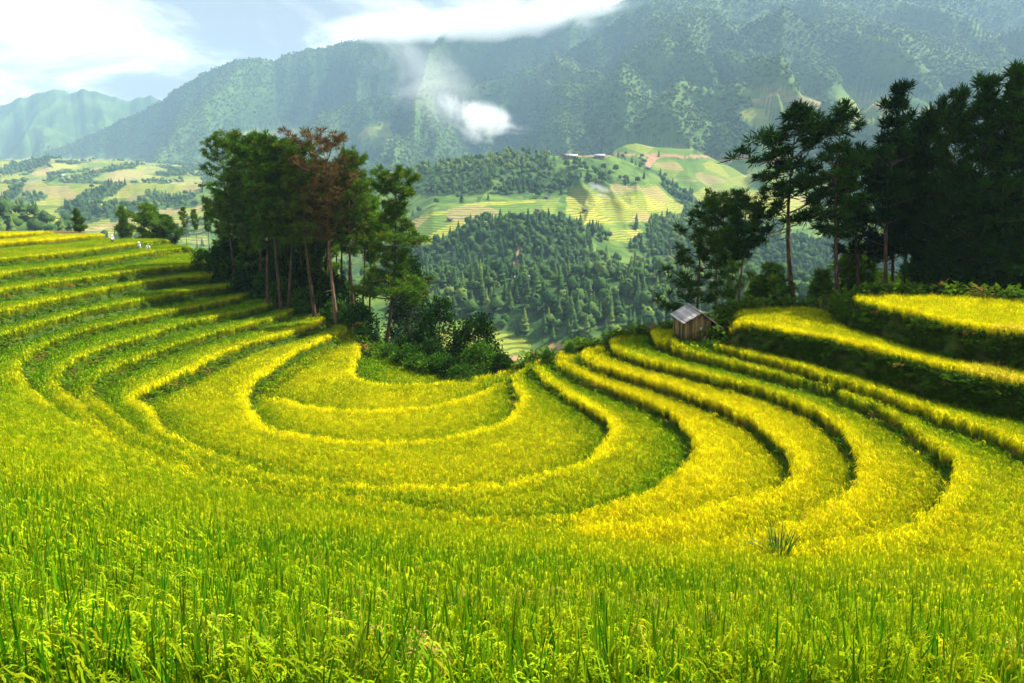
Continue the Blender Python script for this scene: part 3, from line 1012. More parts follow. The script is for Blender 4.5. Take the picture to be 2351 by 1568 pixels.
def pine_meshes(seed, H, cb, shape, rmax, density=1.0, dead=False, bend=0.03, needle_w=0.055, dark=False, limbs_low=0.3, mat=None):
    """trunk-with-limbs mesh and crown mesh for a pine of height H, crown from cb*H up; shape(t)->relative radius, t 0..1 up the crown"""
    rs = np.random.default_rng(seed)
    tb, cr = Buf(), Buf()
    n = 14
    tz = np.linspace(0, 1, n)
    ph = rs.uniform(0, 6.28); lean = rs.normal(0, bend, 2)
    cx = H * (lean[0] * tz ** 1.3 + 0.012 * np.sin(tz * 5 + ph)); cy = H * (lean[1] * tz ** 1.3 + 0.012 * np.cos(tz * 4.2 + ph))
    r0 = 0.0078 * H + 0.03
    TR = np.stack([cx, cy, tz * H], -1)
    tb.tube(TR, r0 * (1.25 * np.exp(-tz * 14) * .5 + 1 - 0.9 * tz ** 1.15), 8)
    at = lambda z: np.array([np.interp(z / H, tz, cx), np.interp(z / H, tz, cy), z])
    C, R = [], []
    z = cb * H
    crown_h = H - z
    az = rs.uniform(0, 6.28)
    while z < H * 0.985:
        tt = (z - cb * H) / crown_h
        rad = rmax * shape(tt)
        for q in range(rs.integers(3, 6)):
            az += 2.4 + rs.normal(0, .35)
            L = rad * rs.uniform(.55, 1.15)
            if L < 0.15: continue
            el = np.interp(tt, [0, .5, 1], [rs.uniform(-.15, .15), rs.uniform(.1, .4), rs.uniform(.6, 1.0)])
            d = np.array([cos(az), sin(az), 0])
            m = 5
            s = np.linspace(0, 1, m)
            P = at(z) + d * (L * s)[:, None] + np.array([0, 0, 1.0]) * (L * (sin(el) * s + 0.22 * s ** 2))[:, None]
            P += rs.normal(0, .03 * L, (m, 3)) * s[:, None]
            tb.tube(P, 0.016 * L * (1.15 - s) + 0.012, 4)
            nc = max(2, int(L * 5.0 * density))
            for c in range(nc):
                s0 = rs.uniform(.38, 1.03)
                p = np.array([np.interp(s0, s, P[:, a]) for a in range(3)])
                side = np.array([-sin(az), cos(az), 0]) * rs.normal(0, .30) * L * (1.15 - .4 * s0)
                q2 = p + side + np.array([0, 0, rs.uniform(-.02, .20)]) * (0.5 + .25 * L)
                C.append(q2); R.append(rs.uniform(.34, .58))
                if abs(np.linalg.norm(side)) > .35 and rs.random() < .5:
                    tb.tube(np.array([p - (p - at(z)) * .15, (p + q2) / 2 + [0, 0, .03], q2]), np.array([.018, .013, .008]), 3, cap=False)
        z += rs.uniform(.46, .80) * (0.6 + H / 30) / max(.55, density ** .5)
    # stubs and bare lower limbs
    for q in range(int(9 * limbs_low) + 2):
        zz = H * rs.uniform(cb * .4, cb)
        a2 = rs.uniform(0, 6.28); L = rs.uniform(.3, 1.5)
        d = np.array([cos(a2), sin(a2), rs.uniform(-.1, .3)])
        P = at(zz) + np.outer([0, .5, 1], d) * L
        tb.tube(P, np.array([.035, .022, .01]), 4)
    for q in range(5):
        C.append(at(H * .985) + rs.normal(0, .12, 3)); R.append(rs.uniform(.3, .5))
    C, R = np.array(C), np.array(R)
    needle_clumps(cr, C, R, 30 if dead else 38, 0.95, needle_w * (0.85 if dead else 1.15), .8, rs)
    tm = tb.mesh('pine_trunk', [mat_bark_pale if dead else mat_bark], True)
    cm = cr.mesh('pine_crown', [mat or (mat_dead if dead else (mat_needle_deep if dark else mat_needle))])
    return tm, cm, H, TR


sh_umb = lambda t: 0.35 + 0.65 * math.sin(pi * min(1, .15 + t * .80)) if t < .93 else 0.45
sh_cone = lambda t: (1.0 - 0.80 * t ** 1.25) * (0.8 + .2 * math.sin(t * 19))
sh_broad = lambda t: 0.72 + .28 * math.sin(t * 14) if t < .7 else max(.2, 1.15 - 0.95 * t)
sh_top = lambda t: max(.25, 0.45 + 0.75 * t) if t < .82 else max(.3, 1.3 - .9 * (t - .82) / .18)
PV = {
    'umb1': pine_meshes(1, 19, .37, sh_umb, 3.1, .8), 'umb2': pine_meshes(2, 19, .43, sh_umb, 2.7), 'umb3': pine_meshes(3, 18, .30, sh_broad, 2.6),
    'umb4': pine_meshes(4, 18, .47, sh_umb, 2.4, bend=.05), 'thin': pine_meshes(5, 17, .60, sh_umb, 1.9, .9), 'fill': pine_meshes(6, 15, .22, sh_broad, 2.3, .9),
    'dead': pine_meshes(7, 20, .50, sh_top, 3.0, 1.0, True, .02), 'mixed': pine_meshes(8, 18, .48, sh_umb, 2.2, .7, mat=mat_mixed),
    'lone': pine_meshes(9, 20, .36, lambda t: (.72 + .28 * math.sin(t * 15 + 1)) * (1.1 - .6 * t), 3.6, 1.15, bend=.035),
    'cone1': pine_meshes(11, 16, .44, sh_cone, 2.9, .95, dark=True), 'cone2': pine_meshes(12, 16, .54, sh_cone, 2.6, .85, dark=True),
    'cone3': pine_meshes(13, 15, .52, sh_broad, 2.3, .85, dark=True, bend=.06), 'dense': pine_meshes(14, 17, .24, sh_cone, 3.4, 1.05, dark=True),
    'young': pine_meshes(15, 6, .10, sh_cone, 1.7, 1.3, limbs_low=0), 'young2': pine_meshes(16, 6.5, .15, sh_broad, 1.9, 1.2, limbs_low=0),
    'hut1': pine_meshes(17, 14, .60, sh_umb, 2.2, .9, mat=mat_needle_mid), 'hut2': pine_meshes(18, 14, .60, sh_umb, 2.2, .9, bend=.04, mat=mat_needle_mid), 'hut3': pine_meshes(19, 12, .12, lambda t: 1.05 - .55 * t, 3.0, .42, dark=True),
}


def place_tree(kind, name, u, ytop, Y, label, cat='tree', group=None, rz=None, wide=1.0, table=None, gz=None, u_top=None, ybase=None):
    tm, cm, H0, TR = (table or PV)[kind]
    p = at_y(u, ytop, Y)
    x = p[0]
    if ybase is not None:
        x = at_y(u, ybase, Y)[0]
    g = ground(x, Y) if gz is None else gz
    h = max(p[2] - g, 1.0)
    s = h / H0 * (.955 if table is None else 1.0)
    r = bpy.data.objects.new(name, None)
    COL.objects.link(r)
    r.location = (x, Y, g - 0.15)
    a = random.uniform(0, 6.28) if rz is None else rz
    sx = s * wide
    r.scale = (sx, sx, s)
    lean = 0.0
    if u_top is not None:
        xt = at_y(u_top, ytop, Y)[0]
        dx, dy = TR[-1][0], TR[-1][1]
        tx = (dx * cos(a) - dy * sin(a)) * sx
        lean = math.atan2(xt - x - tx, h)
    r.rotation_euler = (0, lean, a)
    if u_top is not None:
        from mathutils import Matrix
        M = Matrix.Rotation(lean, 4, 'Y') @ Matrix.Rotation(a, 4, 'Z')
        r.rotation_euler = M.to_euler()
    tag(r, label, cat, group)
    c = link('trunk', tm, r); c2 = link('crown', cm, r)
    return r


LG = 'pines of the stand on the left slope'
in_stand = 'tall green pine among others in the dense stand on the left slope'
L = [  # kind, u_base, v_base hint, top row, Y, u_top, width, label
    ('umb1', 528, 560, 297, 100, 505, 1.05, 'green pine at the left edge of the dense stand, with a low limb jutting left'),
    ('umb2', 588, 560, 290, 98, 582, 1.10, None), ('umb1', 612, 630, 297, 91, 628, 1.0, 'green pine with long bare reddish trunk at the field edge, left of the dead pine'),
    ('umb4', 646, 640, 303, 90, 620, 1.05, None), ('umb2', 661, 650, 312, 90, 664, 1.0, None), ('umb3', 676, 620, 318, 98, 672, .95, None),
    ('umb1', 560, 580, 300, 106, 556, 1.05, None), ('umb2', 636, 600, 318, 104, 645, 1.0, None), ('mixed', 715, 660, 318, 88, 700, 1.15, 'browning pine with leaning trunk just left of the dead pine'),
    ('dead', 768, 690, 307, 86, 748, 1.15, 'dead pine with rust-brown needles and flat top above the green stand'),
    ('mixed', 806, 690, 345, 88, 806, .9, 'slim half-withered pine just right of the dead pine'), ('umb4', 800, 660, 336, 93, 812, .75, None),
    ('thin', 827, 690, 398, 92, 834, 1.0, 'thin pine with small crown between the dead pine and the lone pine'),
    ('umb3', 740, 650, 350, 97, 735, .9, None), ('thin', 752, 650, 360, 95, 760, 1.0, None), ('thin', 785, 650, 372, 95, 788, 1.0, None), ('thin', 690, 640, 352, 96, 690, 1.1, None),
    ('fill', 508, 560, 425, 107, 498, 1.0, None), ('fill', 548, 560, 400, 105, 545, 1.0, None), ('fill', 600, 580, 430, 103, 598, 1.0, None), ('fill', 705, 600, 440, 100, 705, .9, None),
    ('fill', 575, 580, 405, 100, 575, .9, None), ('fill', 630, 600, 440, 99, 628, .85, None), ('fill', 690, 620, 430, 97, 690, .8, None), ('fill', 730, 640, 450, 95, 730, .75, None),
    ('thin', 847, 690, 440, 95, 850, .9, None), ('fill', 655, 600, 430, 101, 655, .95, None), ('thin', 770, 650, 420, 99, 770, 1.0, None),
    ('lone', 884, 745, 379, 84, 916, 1.15, 'tall pine standing apart at the right end of the left stand, bare pale lower trunk'),
]
for kd, u, vb, vt, Y, ut, w, lb in L:
    Y = Y * .83
    place_tree(kd, 'pine_tree', u, vt, Y, lb or in_stand, 'tree', LG, u_top=ut, wide=w, ybase=vb)
SG = 'small pines along the hilltop field edge'
for kd, u, vt, Y, w, lb in [
    ('young', 176, 477, 122, 1.1, 'small bushy pine alone on the far hilltop, left of the standing walker'),
    ('young', 281, 472, 121, 0.8, 'small slim pine on the hilltop just right of the standing walker'),
    ('young2', 338, 466, 119, 1.1, 'small broad pine on the hilltop behind the two stooping walkers'),
    ('young2', 378, 492, 120, .9, 'low pine on the hilltop right of the broad small pine'),
    ('thin', 420, 471, 117, .75, 'young pine with a flat top left of the tall stand'),
    ('thin', 446, 476, 112, .7, 'slim young pine close by the left edge of the tall stand'), ('thin', 472, 468, 110, .8, 'young pine touching the tall stand from the left')]:
    place_tree(kd, 'pine_tree', u, vt, Y * 1.12 if u < 400 else Y * 1.02, lb, 'tree', SG, wide=w)
RG = 'dark pines behind the top right terrace'
in_right = 'dark pine in the shady stand behind the top right terrace'
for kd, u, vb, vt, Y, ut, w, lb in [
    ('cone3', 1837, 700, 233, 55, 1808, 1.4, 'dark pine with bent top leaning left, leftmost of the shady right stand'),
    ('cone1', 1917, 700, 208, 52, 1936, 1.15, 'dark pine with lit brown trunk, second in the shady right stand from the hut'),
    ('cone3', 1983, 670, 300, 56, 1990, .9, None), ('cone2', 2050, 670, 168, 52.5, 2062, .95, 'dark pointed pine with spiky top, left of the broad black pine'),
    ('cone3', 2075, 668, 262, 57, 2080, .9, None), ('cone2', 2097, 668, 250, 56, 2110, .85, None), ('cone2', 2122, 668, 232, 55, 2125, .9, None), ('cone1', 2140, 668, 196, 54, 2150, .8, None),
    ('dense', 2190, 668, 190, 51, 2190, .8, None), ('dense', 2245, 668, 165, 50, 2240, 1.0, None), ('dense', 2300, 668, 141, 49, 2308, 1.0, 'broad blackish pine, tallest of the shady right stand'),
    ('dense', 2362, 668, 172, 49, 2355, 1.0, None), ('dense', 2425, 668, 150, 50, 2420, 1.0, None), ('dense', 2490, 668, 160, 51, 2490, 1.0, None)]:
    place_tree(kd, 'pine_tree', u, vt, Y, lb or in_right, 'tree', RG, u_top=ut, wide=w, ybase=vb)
HG = 'pines rising behind the wooden hut'
for kd, u, vt, Y, ut, w, lb in [
    ('hut3', 1611, 470, 57, 1604, 1.1, 'spreading pine with low branches reaching left, directly behind the hut'),
    ('hut1', 1657, 437, 56, 1655, .9, 'pine with straight brown trunk just right of the hut roof'),
    ('hut2', 1716, 437, 55, 1712, 1.0, 'pine with forked flat crown between the hut and the shady stand'),
    ('thin', 1688, 540, 61, 1690, .7, 'smaller green pine half hidden behind the hut pines'),
    ('young2', 1769, 600, 56, 1769, 1.0, 'low pine at the field edge left of the shady stand'),
    ('young', 1887, 618, 58, 1887, 1.0, 'small pine between the first two trunks of the shady stand'),
    ('young2', 1738, 640, 58, 1738, .9, 'bushy low pine behind the forked pine'),
    ('young', 1962, 560, 60, 1962, 1.0, 'small pine behind the second and third trunks of the shady stand'),
    ('young2', 2020, 625, 60, 2020, 1.2, 'bushy low pine behind the pointed pine trunk'), ('young2', 2095, 620, 60, 2095, 1.2, 'bushy low pine behind the slim dark trunks')]:
    place_tree(kd, 'pine_tree', u, vt, Y, lb, 'tree', HG, u_top=ut, wide=w)


def broad_meshes(seed, H, W, cb, ncl, leaf, mat, profile):
    rs = np.random.default_rng(seed)
    tb, cr = Buf(), Buf()
    tz = np.linspace(0, 1, 8)
    TR = np.stack([H * .03 * np.sin(tz * 4 + seed), H * .03 * np.cos(tz * 3 + seed), tz * H * .9], -1)
    tb.tube(TR, (.012 * H + .03) * (1.1 - tz), 7)
    C = []
    for i in range(ncl):
        tt = rs.random() ** .85
        z = H * (cb + (1 - cb) * tt)
        rad = W / 2 * profile(tt)
        a = rs.uniform(0, 6.28); r = rad * rs.uniform(.25, 1.0) ** .55
        c = np.array([cos(a) * r, sin(a) * r, z]) + np.array([np.interp(z, TR[:, 2], TR[:, 0]), np.interp(z, TR[:, 2], TR[:, 1]), 0])
        C.append(c)
        if i % 5 == 0:
            b0 = np.array([np.interp(max(z - r * .5, .1), TR[:, 2], TR[:, k]) for k in range(2)] + [max(z - r * .5, .1)])
            tb.tube(np.array([b0, (b0 + c) / 2 + [0, 0, -.05 * r], c]), np.array([.03, .02, .008]) * (H / 9 + .3), 4)
    C = np.array(C); k = len(C); n = 34
    R = rs.uniform(.35, .62, k) * (W / 5.5) ** .6
    O = rs.normal(0, .5, (k, n, 3)) * R[:, None, None]
    P = C[:, None] + O
    D = O * 1.2 + rs.normal(0, .5, (k, n, 3)); D[..., 2] -= .1; D /= np.linalg.norm(D, axis=2)[..., None]
    S = np.cross(D, rs.normal(size=(k, n, 3))); S /= np.linalg.norm(S, axis=2)[..., None] + 1e-9
    L = leaf * rs.uniform(.6, 1.3, (k, n, 1))
    V = np.stack([P, P + D * L * .5 + S * L * .3, P + D * L, P + D * L * .5 - S * L * .3], 2).reshape(-1, 3)
    tone = np.repeat((rs.random((k, 1)) * .6 + rs.random((k, n)) * .4).ravel(), 4)
    kind = np.repeat(rs.random(k * n), 4)
    cr.add(V, np.arange(len(V)).reshape(-1, 4), np.stack([tone, kind, kind * 0, kind * 0 + 1], -1))
    return tb.mesh('broadleaf_trunk', [mat_bark], True), cr.mesh('broadleaf_crown', [mat]), H, TR


oval = lambda t: max(.15, math.sin(pi * (0.12 + .80 * t)))
cone_l = lambda t: max(.15, 1.05 - .85 * t)
BV = {
    'dark': broad_meshes(1, 12, 6.0, .12, 330, .24, mat_leaf, lambda t: max(.2, 1 - .75 * t ** 1.6)),
    'slim': broad_meshes(2, 6.5, 3.0, .25, 95, .22, mat_leaf, oval), 'oval': broad_meshes(3, 6.5, 4.2, .12, 190, .22, mat_leaf, lambda t: max(.3, math.sin(pi * (.25 + .62 * t)))),
    'bushy': broad_meshes(4, 3.4, 4.0, .04, 150, .22, mat_leaf_bright, lambda t: max(.2, math.sqrt(max(0, 1 - t ** 2)))),
    'shrub': broad_meshes(5, 2.2, 2.8, .02, 70, .20, mat_leaf_bright, lambda t: max(.2, math.sqrt(max(0, 1 - t ** 2)))),
    'shrubd': broad_meshes(6, 2.6, 3.0, .02, 80, .22, mat_leaf, lambda t: max(.2, math.sqrt(max(0, 1 - t ** 2)))),
}
BG = 'leafy trees and bushes at the valley lip of the bowl'
for kd, u, vt, Y, w, lb in [
    ('dark', 938, 592, 92, .95, 'tall dark leafy tree right beside the lone pine'), ('slim', 1012, 688, 75, 1.0, 'slender leafy tree between the tall dark tree and the oval one'),
    ('oval', 1086, 727, 72, 1.0, 'dark oval leafy tree above the round green bush'), ('bushy', 1104, 790, 66, 1.12, 'round bright green bush at the lip of the lowest paddy'),
    ('slim', 980, 730, 78, .9, 'thin dark tree behind the slender leafy tree')]:
    place_tree(kd, 'leafy_tree' if kd != 'bushy' else 'bush', u, vt, Y * .84, lb, 'tree' if kd != 'bushy' else 'bush', BG, table=BV, wide=w)
sb = 'bush in the thicket that edges the left terraces below the pines'
for kd, u, vt, Y in [('shrub', 620, 622, 97), ('shrub', 655, 640, 94), ('shrub', 700, 663, 91), ('shrubd', 735, 655, 93), ('shrub', 765, 690, 88), ('shrub', 800, 708, 86), ('shrubd', 822, 700, 88),
                     ('shrub', 840, 752, 82), ('shrubd', 925, 775, 77), ('shrub', 938, 790, 70), ('shrubd', 985, 790, 70), ('shrub', 1010, 812, 66), ('shrubd', 1040, 822, 64), ('shrub', 1058, 838, 61),
                     ('shrubd', 525, 560, 104), ('shrubd', 560, 575, 101), ('shrubd', 600, 572, 101), ('shrubd', 640, 590, 98), ('shrubd', 680, 600, 97), ('shrubd', 725, 625, 95), ('shrubd', 770, 640, 93), ('shrub', 470, 575, 108), ('shrubd', 960, 770, 76),
                     ('shrub', 895, 790, 73), ('shrub', 965, 812, 67), ('shrubd', 1150, 812, 66)]:
    place_tree(kd, 'bush', u, vt, Y * .83, sb, 'bush', 'bushes in the thicket below the left pines', table=BV)
for kd, u, vt, Y, lb in [('shrub', 1258, 803, 57, 'small bush on the lip above the valley house'), ('shrub', 1310, 787, 58, 'small light bush on the shoulder left of the golden terrace tip')]:
    place_tree(kd, 'bush', u, vt, Y * .88, lb, 'bush', None, table=BV, wide=.6)

# tall grass clump and banana plant
mat_blade, t, o = new_mat('tall_grass')
at = N(t, 'ShaderNodeAttribute', attribute_name='col')
sp = N(t, 'ShaderNodeSeparateColor'); t.links.new(at.outputs['Color'], sp.inputs[0])
c = mixc(t, sp.outputs[2], (0.012, 0.085, 0.010), (0.055, 0.20, 0.02))
df = N(t, 'ShaderNodeBsdfDiffuse'); t.links.new(c, df.inputs[0])
tr = N(t, 'ShaderNodeBsdfTranslucent'); t.links.new(c, tr.inputs[0])
gl = N(t, 'ShaderNodeBsdfGlossy', i_Roughness=.35)
mx = N(t, 'ShaderNodeMixShader', i_0=.3); t.links.new(df.outputs[0], mx.inputs[1]); t.links.new(tr.outputs[0], mx.inputs[2])
mg = N(t, 'ShaderNodeMixShader', i_0=.02); t.links.new(mx.outputs[0], mg.inputs[1]); t.links.new(gl.outputs[0], mg.inputs[2])
t.links.new(mg.outputs[0], o.inputs[0])


def grass_clump(name, u, v, Y, L, nb, w, label, spread=.2):
    p = at_y(u, v, Y); g = ground(p[0], Y)
    random.seed(int(u)); b = Buf()
    for i in range(nb):
        az = random.uniform(0, 2 * pi); r = spread * math.sqrt(random.random())
        blade(b, np.array([cos(az) * r, sin(az) * r, 0]), az, random.uniform(.02, .22), L * random.uniform(.6, 1.1), w * random.uniform(.7, 1.2), random.choice([.1, .2, .4, .8, 1.1]), 7, face=random.uniform(-1, 1))
    o = link(name, b.mesh(name, [mat_blade]), None, (p[0], Y, g - .03))
    return tag(o, label, 'plant')


def fit_y(u, v, add=0.75):
    """where the view line through a survey point meets the crop's tops"""
    d = ray(u, v); ys = np.linspace(3, 140, 2000)
    P = d[None] * (ys / d[1])[:, None]
    k = np.argmax(P[:, 2] < samp(H, P[:, 0], P[:, 1]) + add)
    return ys[k]


yc = fit_y(1790, 1262)
grass_clump('tall_grass_clump', 1790, 1262, yc, 1.0 * (75 * yc / 1567 + .70), 90, .034, 'dark green clump of tall grass standing alone in the yellow rice', .12)
for u, v, Y, lb in [(1652, 712, 51, 'pale tall grass tuft behind the right eave of the hut'), (1908, 712, 50.5, 'grass tuft at the foot of the second dark pine')]:
    grass_clump('tall_grass_tuft', u, v, Y, 2.0, 34, .05, lb, .3)
b = Buf(); random.seed(4)
for i in range(8):
    az = i * .8 + random.random() * .4
    blade(b, np.array([0, 0, .5]), az, random.uniform(.25, .6), random.uniform(1.6, 2.2), .5, .75, 7)
b.tube([(0, 0, 0), (.02, 0, .4), (0, 0, .8)], [.12, .1, .06], 7, (0.5, 0, .6, 1))
p = at_y(816, 742, 70)
tag(link('banana_plant', b.mesh('banana_plant', [mat_blade]), None, (p[0], 70, ground(p[0], 70))), 'banana plant with broad arching leaves at the left terraces edge', 'plant')

# ------------------------------------------------------------------ the hut


def wood_mat(name, a, b, grain_axis=2, rough=.85):
    m, t, o = new_mat(name)
    g = N(t, 'ShaderNodeTexCoord')
    at = N(t, 'ShaderNodeAttribute', attribute_name='col')
    sp = N(t, 'ShaderNodeSeparateColor'); t.links.new(at.outputs['Color'], sp.inputs[0])
    mp = N(t, 'ShaderNodeMapping'); s = [16, 16, 16]; s[grain_axis] = 1.3; mp.inputs['Scale'].default_value = s
    t.links.new(g.outputs['Object'], mp.inputs[0])
    n1 = noise(t, 1.0, 6, .65, mp.outputs[0]); n2 = noise(t, 2.2, 3, .5, g.outputs['Object'])
    f = mth(t, 'ADD', mth(t, 'MULTIPLY', n1, .6), mth(t, 'MULTIPLY', sp.outputs[0], .5), clamp=True)
    c = mixc(t, ramp(t, f, (.25, .8)), a, b)
    c = mixc(t, mth(t, 'MULTIPLY', ramp(t, n2, (.55, .7)), .5), c, (a[0] * .45, a[1] * .5, a[2] * .5))
    principled(t, o, c, rough, bump(t, n1, .5, .01))
    return m


mat_plank = wood_mat('weathered_planks', (0.105, 0.070, 0.026), (0.30, 0.200, 0.078))
mat_roof = wood_mat('grey_roof_boards', (0.24, 0.21, 0.19), (0.52, 0.47, 0.43), 0)
mat_newwood = wood_mat('fresh_board', (0.42, 0.20, 0.08), (0.60, 0.32, 0.14))
mat_cloth, t, o = new_mat('pale_rag'); principled(t, o, (0.45, 0.62, 0.60), .9)

hut = bpy.data.objects.new('wooden_hut', None); COL.objects.link(hut)
HX, HY, HZ = HUT[0] + .12, HUT[1] + 0.1, ground(HUT[0] + .1, HUT[1] + .1)
hut.location = (HX, HY, HZ); hut.rotation_euler = (0, radians(-1.5), radians(2)); hut.scale = (1.16, 1.16, 1.16)
tag(hut, 'small weathered plank hut with grey gable roof on the terrace edge', 'hut')
rs = random.Random(3)


def hut_part(name, fn, mat, parent=hut, label=None):
    b = Buf(); fn(b)
    o = link(name, b.mesh(name, [mat]), parent)
    if label: o['label'] = label
    return o


XL, XR, DEP, RZ = -.95, .62, 2.7, 1.92
EL, ER = (-1.12, 1.30), (1.42, .86)         # eaves (x, z): the right slope runs lower


def roof_z(x):
    return RZ + (EL[1] - RZ) * x / EL[0] if x < 0 else RZ + (ER[1] - RZ) * x / ER[0]


def front_wall(b):
    x = XL
    while x < XR - .02:
        w = min(rs.uniform(.11, .2), XR - x)
        top = min(roof_z(x), roof_z(x + w)) - rs.uniform(.05, .16)
        z0 = rs.uniform(-.12, .02) + .10 * (x - XL) / 1.6
        b.box((x + w / 2, rs.uniform(-.012, .012), (top + z0) / 2), (w - rs.uniform(.008, .02), .028, top - z0), roty(rs.gauss(0, .012)), (rs.random(), 0, 0, 1))
        x += w


def side_wall(b, x, gap=False):
    y = .04
    while y < DEP - .1:
        w = rs.uniform(.13, .22)
        if not (gap and rs.random() < .3):
            top = roof_z(x) - .05
            b.box((x + rs.uniform(-.01, .01), y + w / 2, top / 2 - .05), (.028, w - .015, top + .1), None, (rs.random(), 0, 0, 1))
        y += w


hut_part('front_wall', front_wall, mat_plank)
hut_part('side_wall', lambda b: side_wall(b, XL - .02, True), mat_plank)
hut_part('side_wall', lambda b: side_wall(b, XR + .02), mat_plank)


def back_wall(b):
    x = XL
    while x < XR - .05:
        w = rs.uniform(.13, .2); top = min(roof_z(x), roof_z(x + w)) - .06
        b.box((x + w / 2, DEP - .08, top / 2), (w - .012, .028, top), None, (rs.random(), 0, 0, 1)); x += w


hut_part('back_wall', back_wall, mat_plank)
for x, y in ((XL + .03, .07), (XR - .03, .07), (XL + .03, DEP - .16), (XR - .03, DEP - .16), (1.2, .12), (1.2, DEP - .2)):
    hut_part('post', lambda b: b.box((x, y, (roof_z(x) - .05) / 2 - .1), (.085, .085, roof_z(x) + .1), None, (rs.random() * .4, 0, 0, 1)), mat_plank)


def slope_boards(b, e):
    ln = math.hypot(e[0], RZ - e[1]); a = math.atan2(RZ - e[1], abs(e[0])); sg = 1 if e[0] > 0 else -1
    n = 9
    for i in range(n):
        s0 = i / n * ln; w = ln / n
        cx = sg * (s0 + w / 2) * cos(a); cz = RZ - (s0 + w / 2) * sin(a) + .02 + .006 * (i % 2)
        b.box((cx, DEP / 2 - .06 + rs.uniform(-.03, .03), cz), (w * 1.12, DEP + .42 + rs.uniform(-.05, .05), .022), rotx(radians(2.2)) @ roty(sg * a + rs.gauss(0, .01)), (rs.random(), 0, 0, 1))


mat_roof2 = wood_mat('grey_roof_boards_long', (0.24, 0.21, 0.19), (0.52, 0.47, 0.43), 1)
hut_part('roof', lambda b: slope_boards(b, EL), mat_roof2, label='grey board roof slope on the left')
hut_part('roof', lambda b: slope_boards(b, ER), mat_roof2, label='longer roof slope on the right reaching low')
hut_part('ridge_cap', lambda b: b.box((0, DEP / 2 - .05, RZ + .055), (.12, DEP + .5, .03), rotx(radians(2.2)), (.3, 0, 0, 1)), mat_roof2)
hut_part('beam', lambda b: b.box((.1, .075, 1.42), (1.5, .05, .07), None, (.1, 0, 0, 1)), mat_plank)


def rag(b):
    V = [(-.05, -.035, 1.02), (.04, -.04, 1.04), (.055, -.06, .86), (.02, -.035, .74), (-.04, -.06, .82)]
    b.add(V + [(0, -.05, .9)], np.array([[0, 1, 5], [1, 2, 5], [2, 3, 5], [3, 4, 5], [4, 0, 5]]), (.5, 0, 0, 1))


tag(link('rag', (lambda b: (rag(b), b.mesh('rag', [mat_cloth]))[1])(Buf()), None, (HX, HY - .02, HZ + .1)), 'small pale blue rag hanging on the hut front planks', 'rag')
bb = Buf(); bb.box((0, 0, .28), (.12, .03, .66), rotx(radians(-14)) @ roty(radians(28)), (.6, 0, 0, 1))
tag(link('loose_board', bb.mesh('loose_board', [mat_newwood]), None, (HX + .2, HY - .14, HZ - .08)), 'short fresh orange board leaning against the hut front', 'board')

# ------------------------------------------------------------------ three walkers on the hilltop
mats_p = {}
for nm, cc in (('skin', (.42, .25, .17)), ('white_cloth', (.80, .80, .82)), ('lilac_cloth', (.72, .72, .84)), ('dark_cloth', (.012, .012, .018)), ('hair', (.012, .009, .008))):
    m, t, o = new_mat(nm); principled(t, o, cc, .85, bump(t, noise(t, 30.0), .2, .01)); mats_p[nm] = m


def skin_part(name, pts, edges, radii, mat, parent, sub=1):
    me = bpy.data.meshes.new(name)
    me.from_pydata(pts, edges, [])
    me.materials.append(mat)
    o = link(name, me, parent)
    sk = o.modifiers.new('skin', 'SKIN'); sk.use_smooth_shade = True
    for i, r in enumerate(radii):
        v = me.skin_vertices[0].data[i]
        v.radius = (r, r) if np.isscalar(r) else r
    me.skin_vertices[0].data[0].use_root = True
    ss = o.modifiers.new('sub', 'SUBSURF'); ss.levels = sub; ss.render_levels = sub
    return o


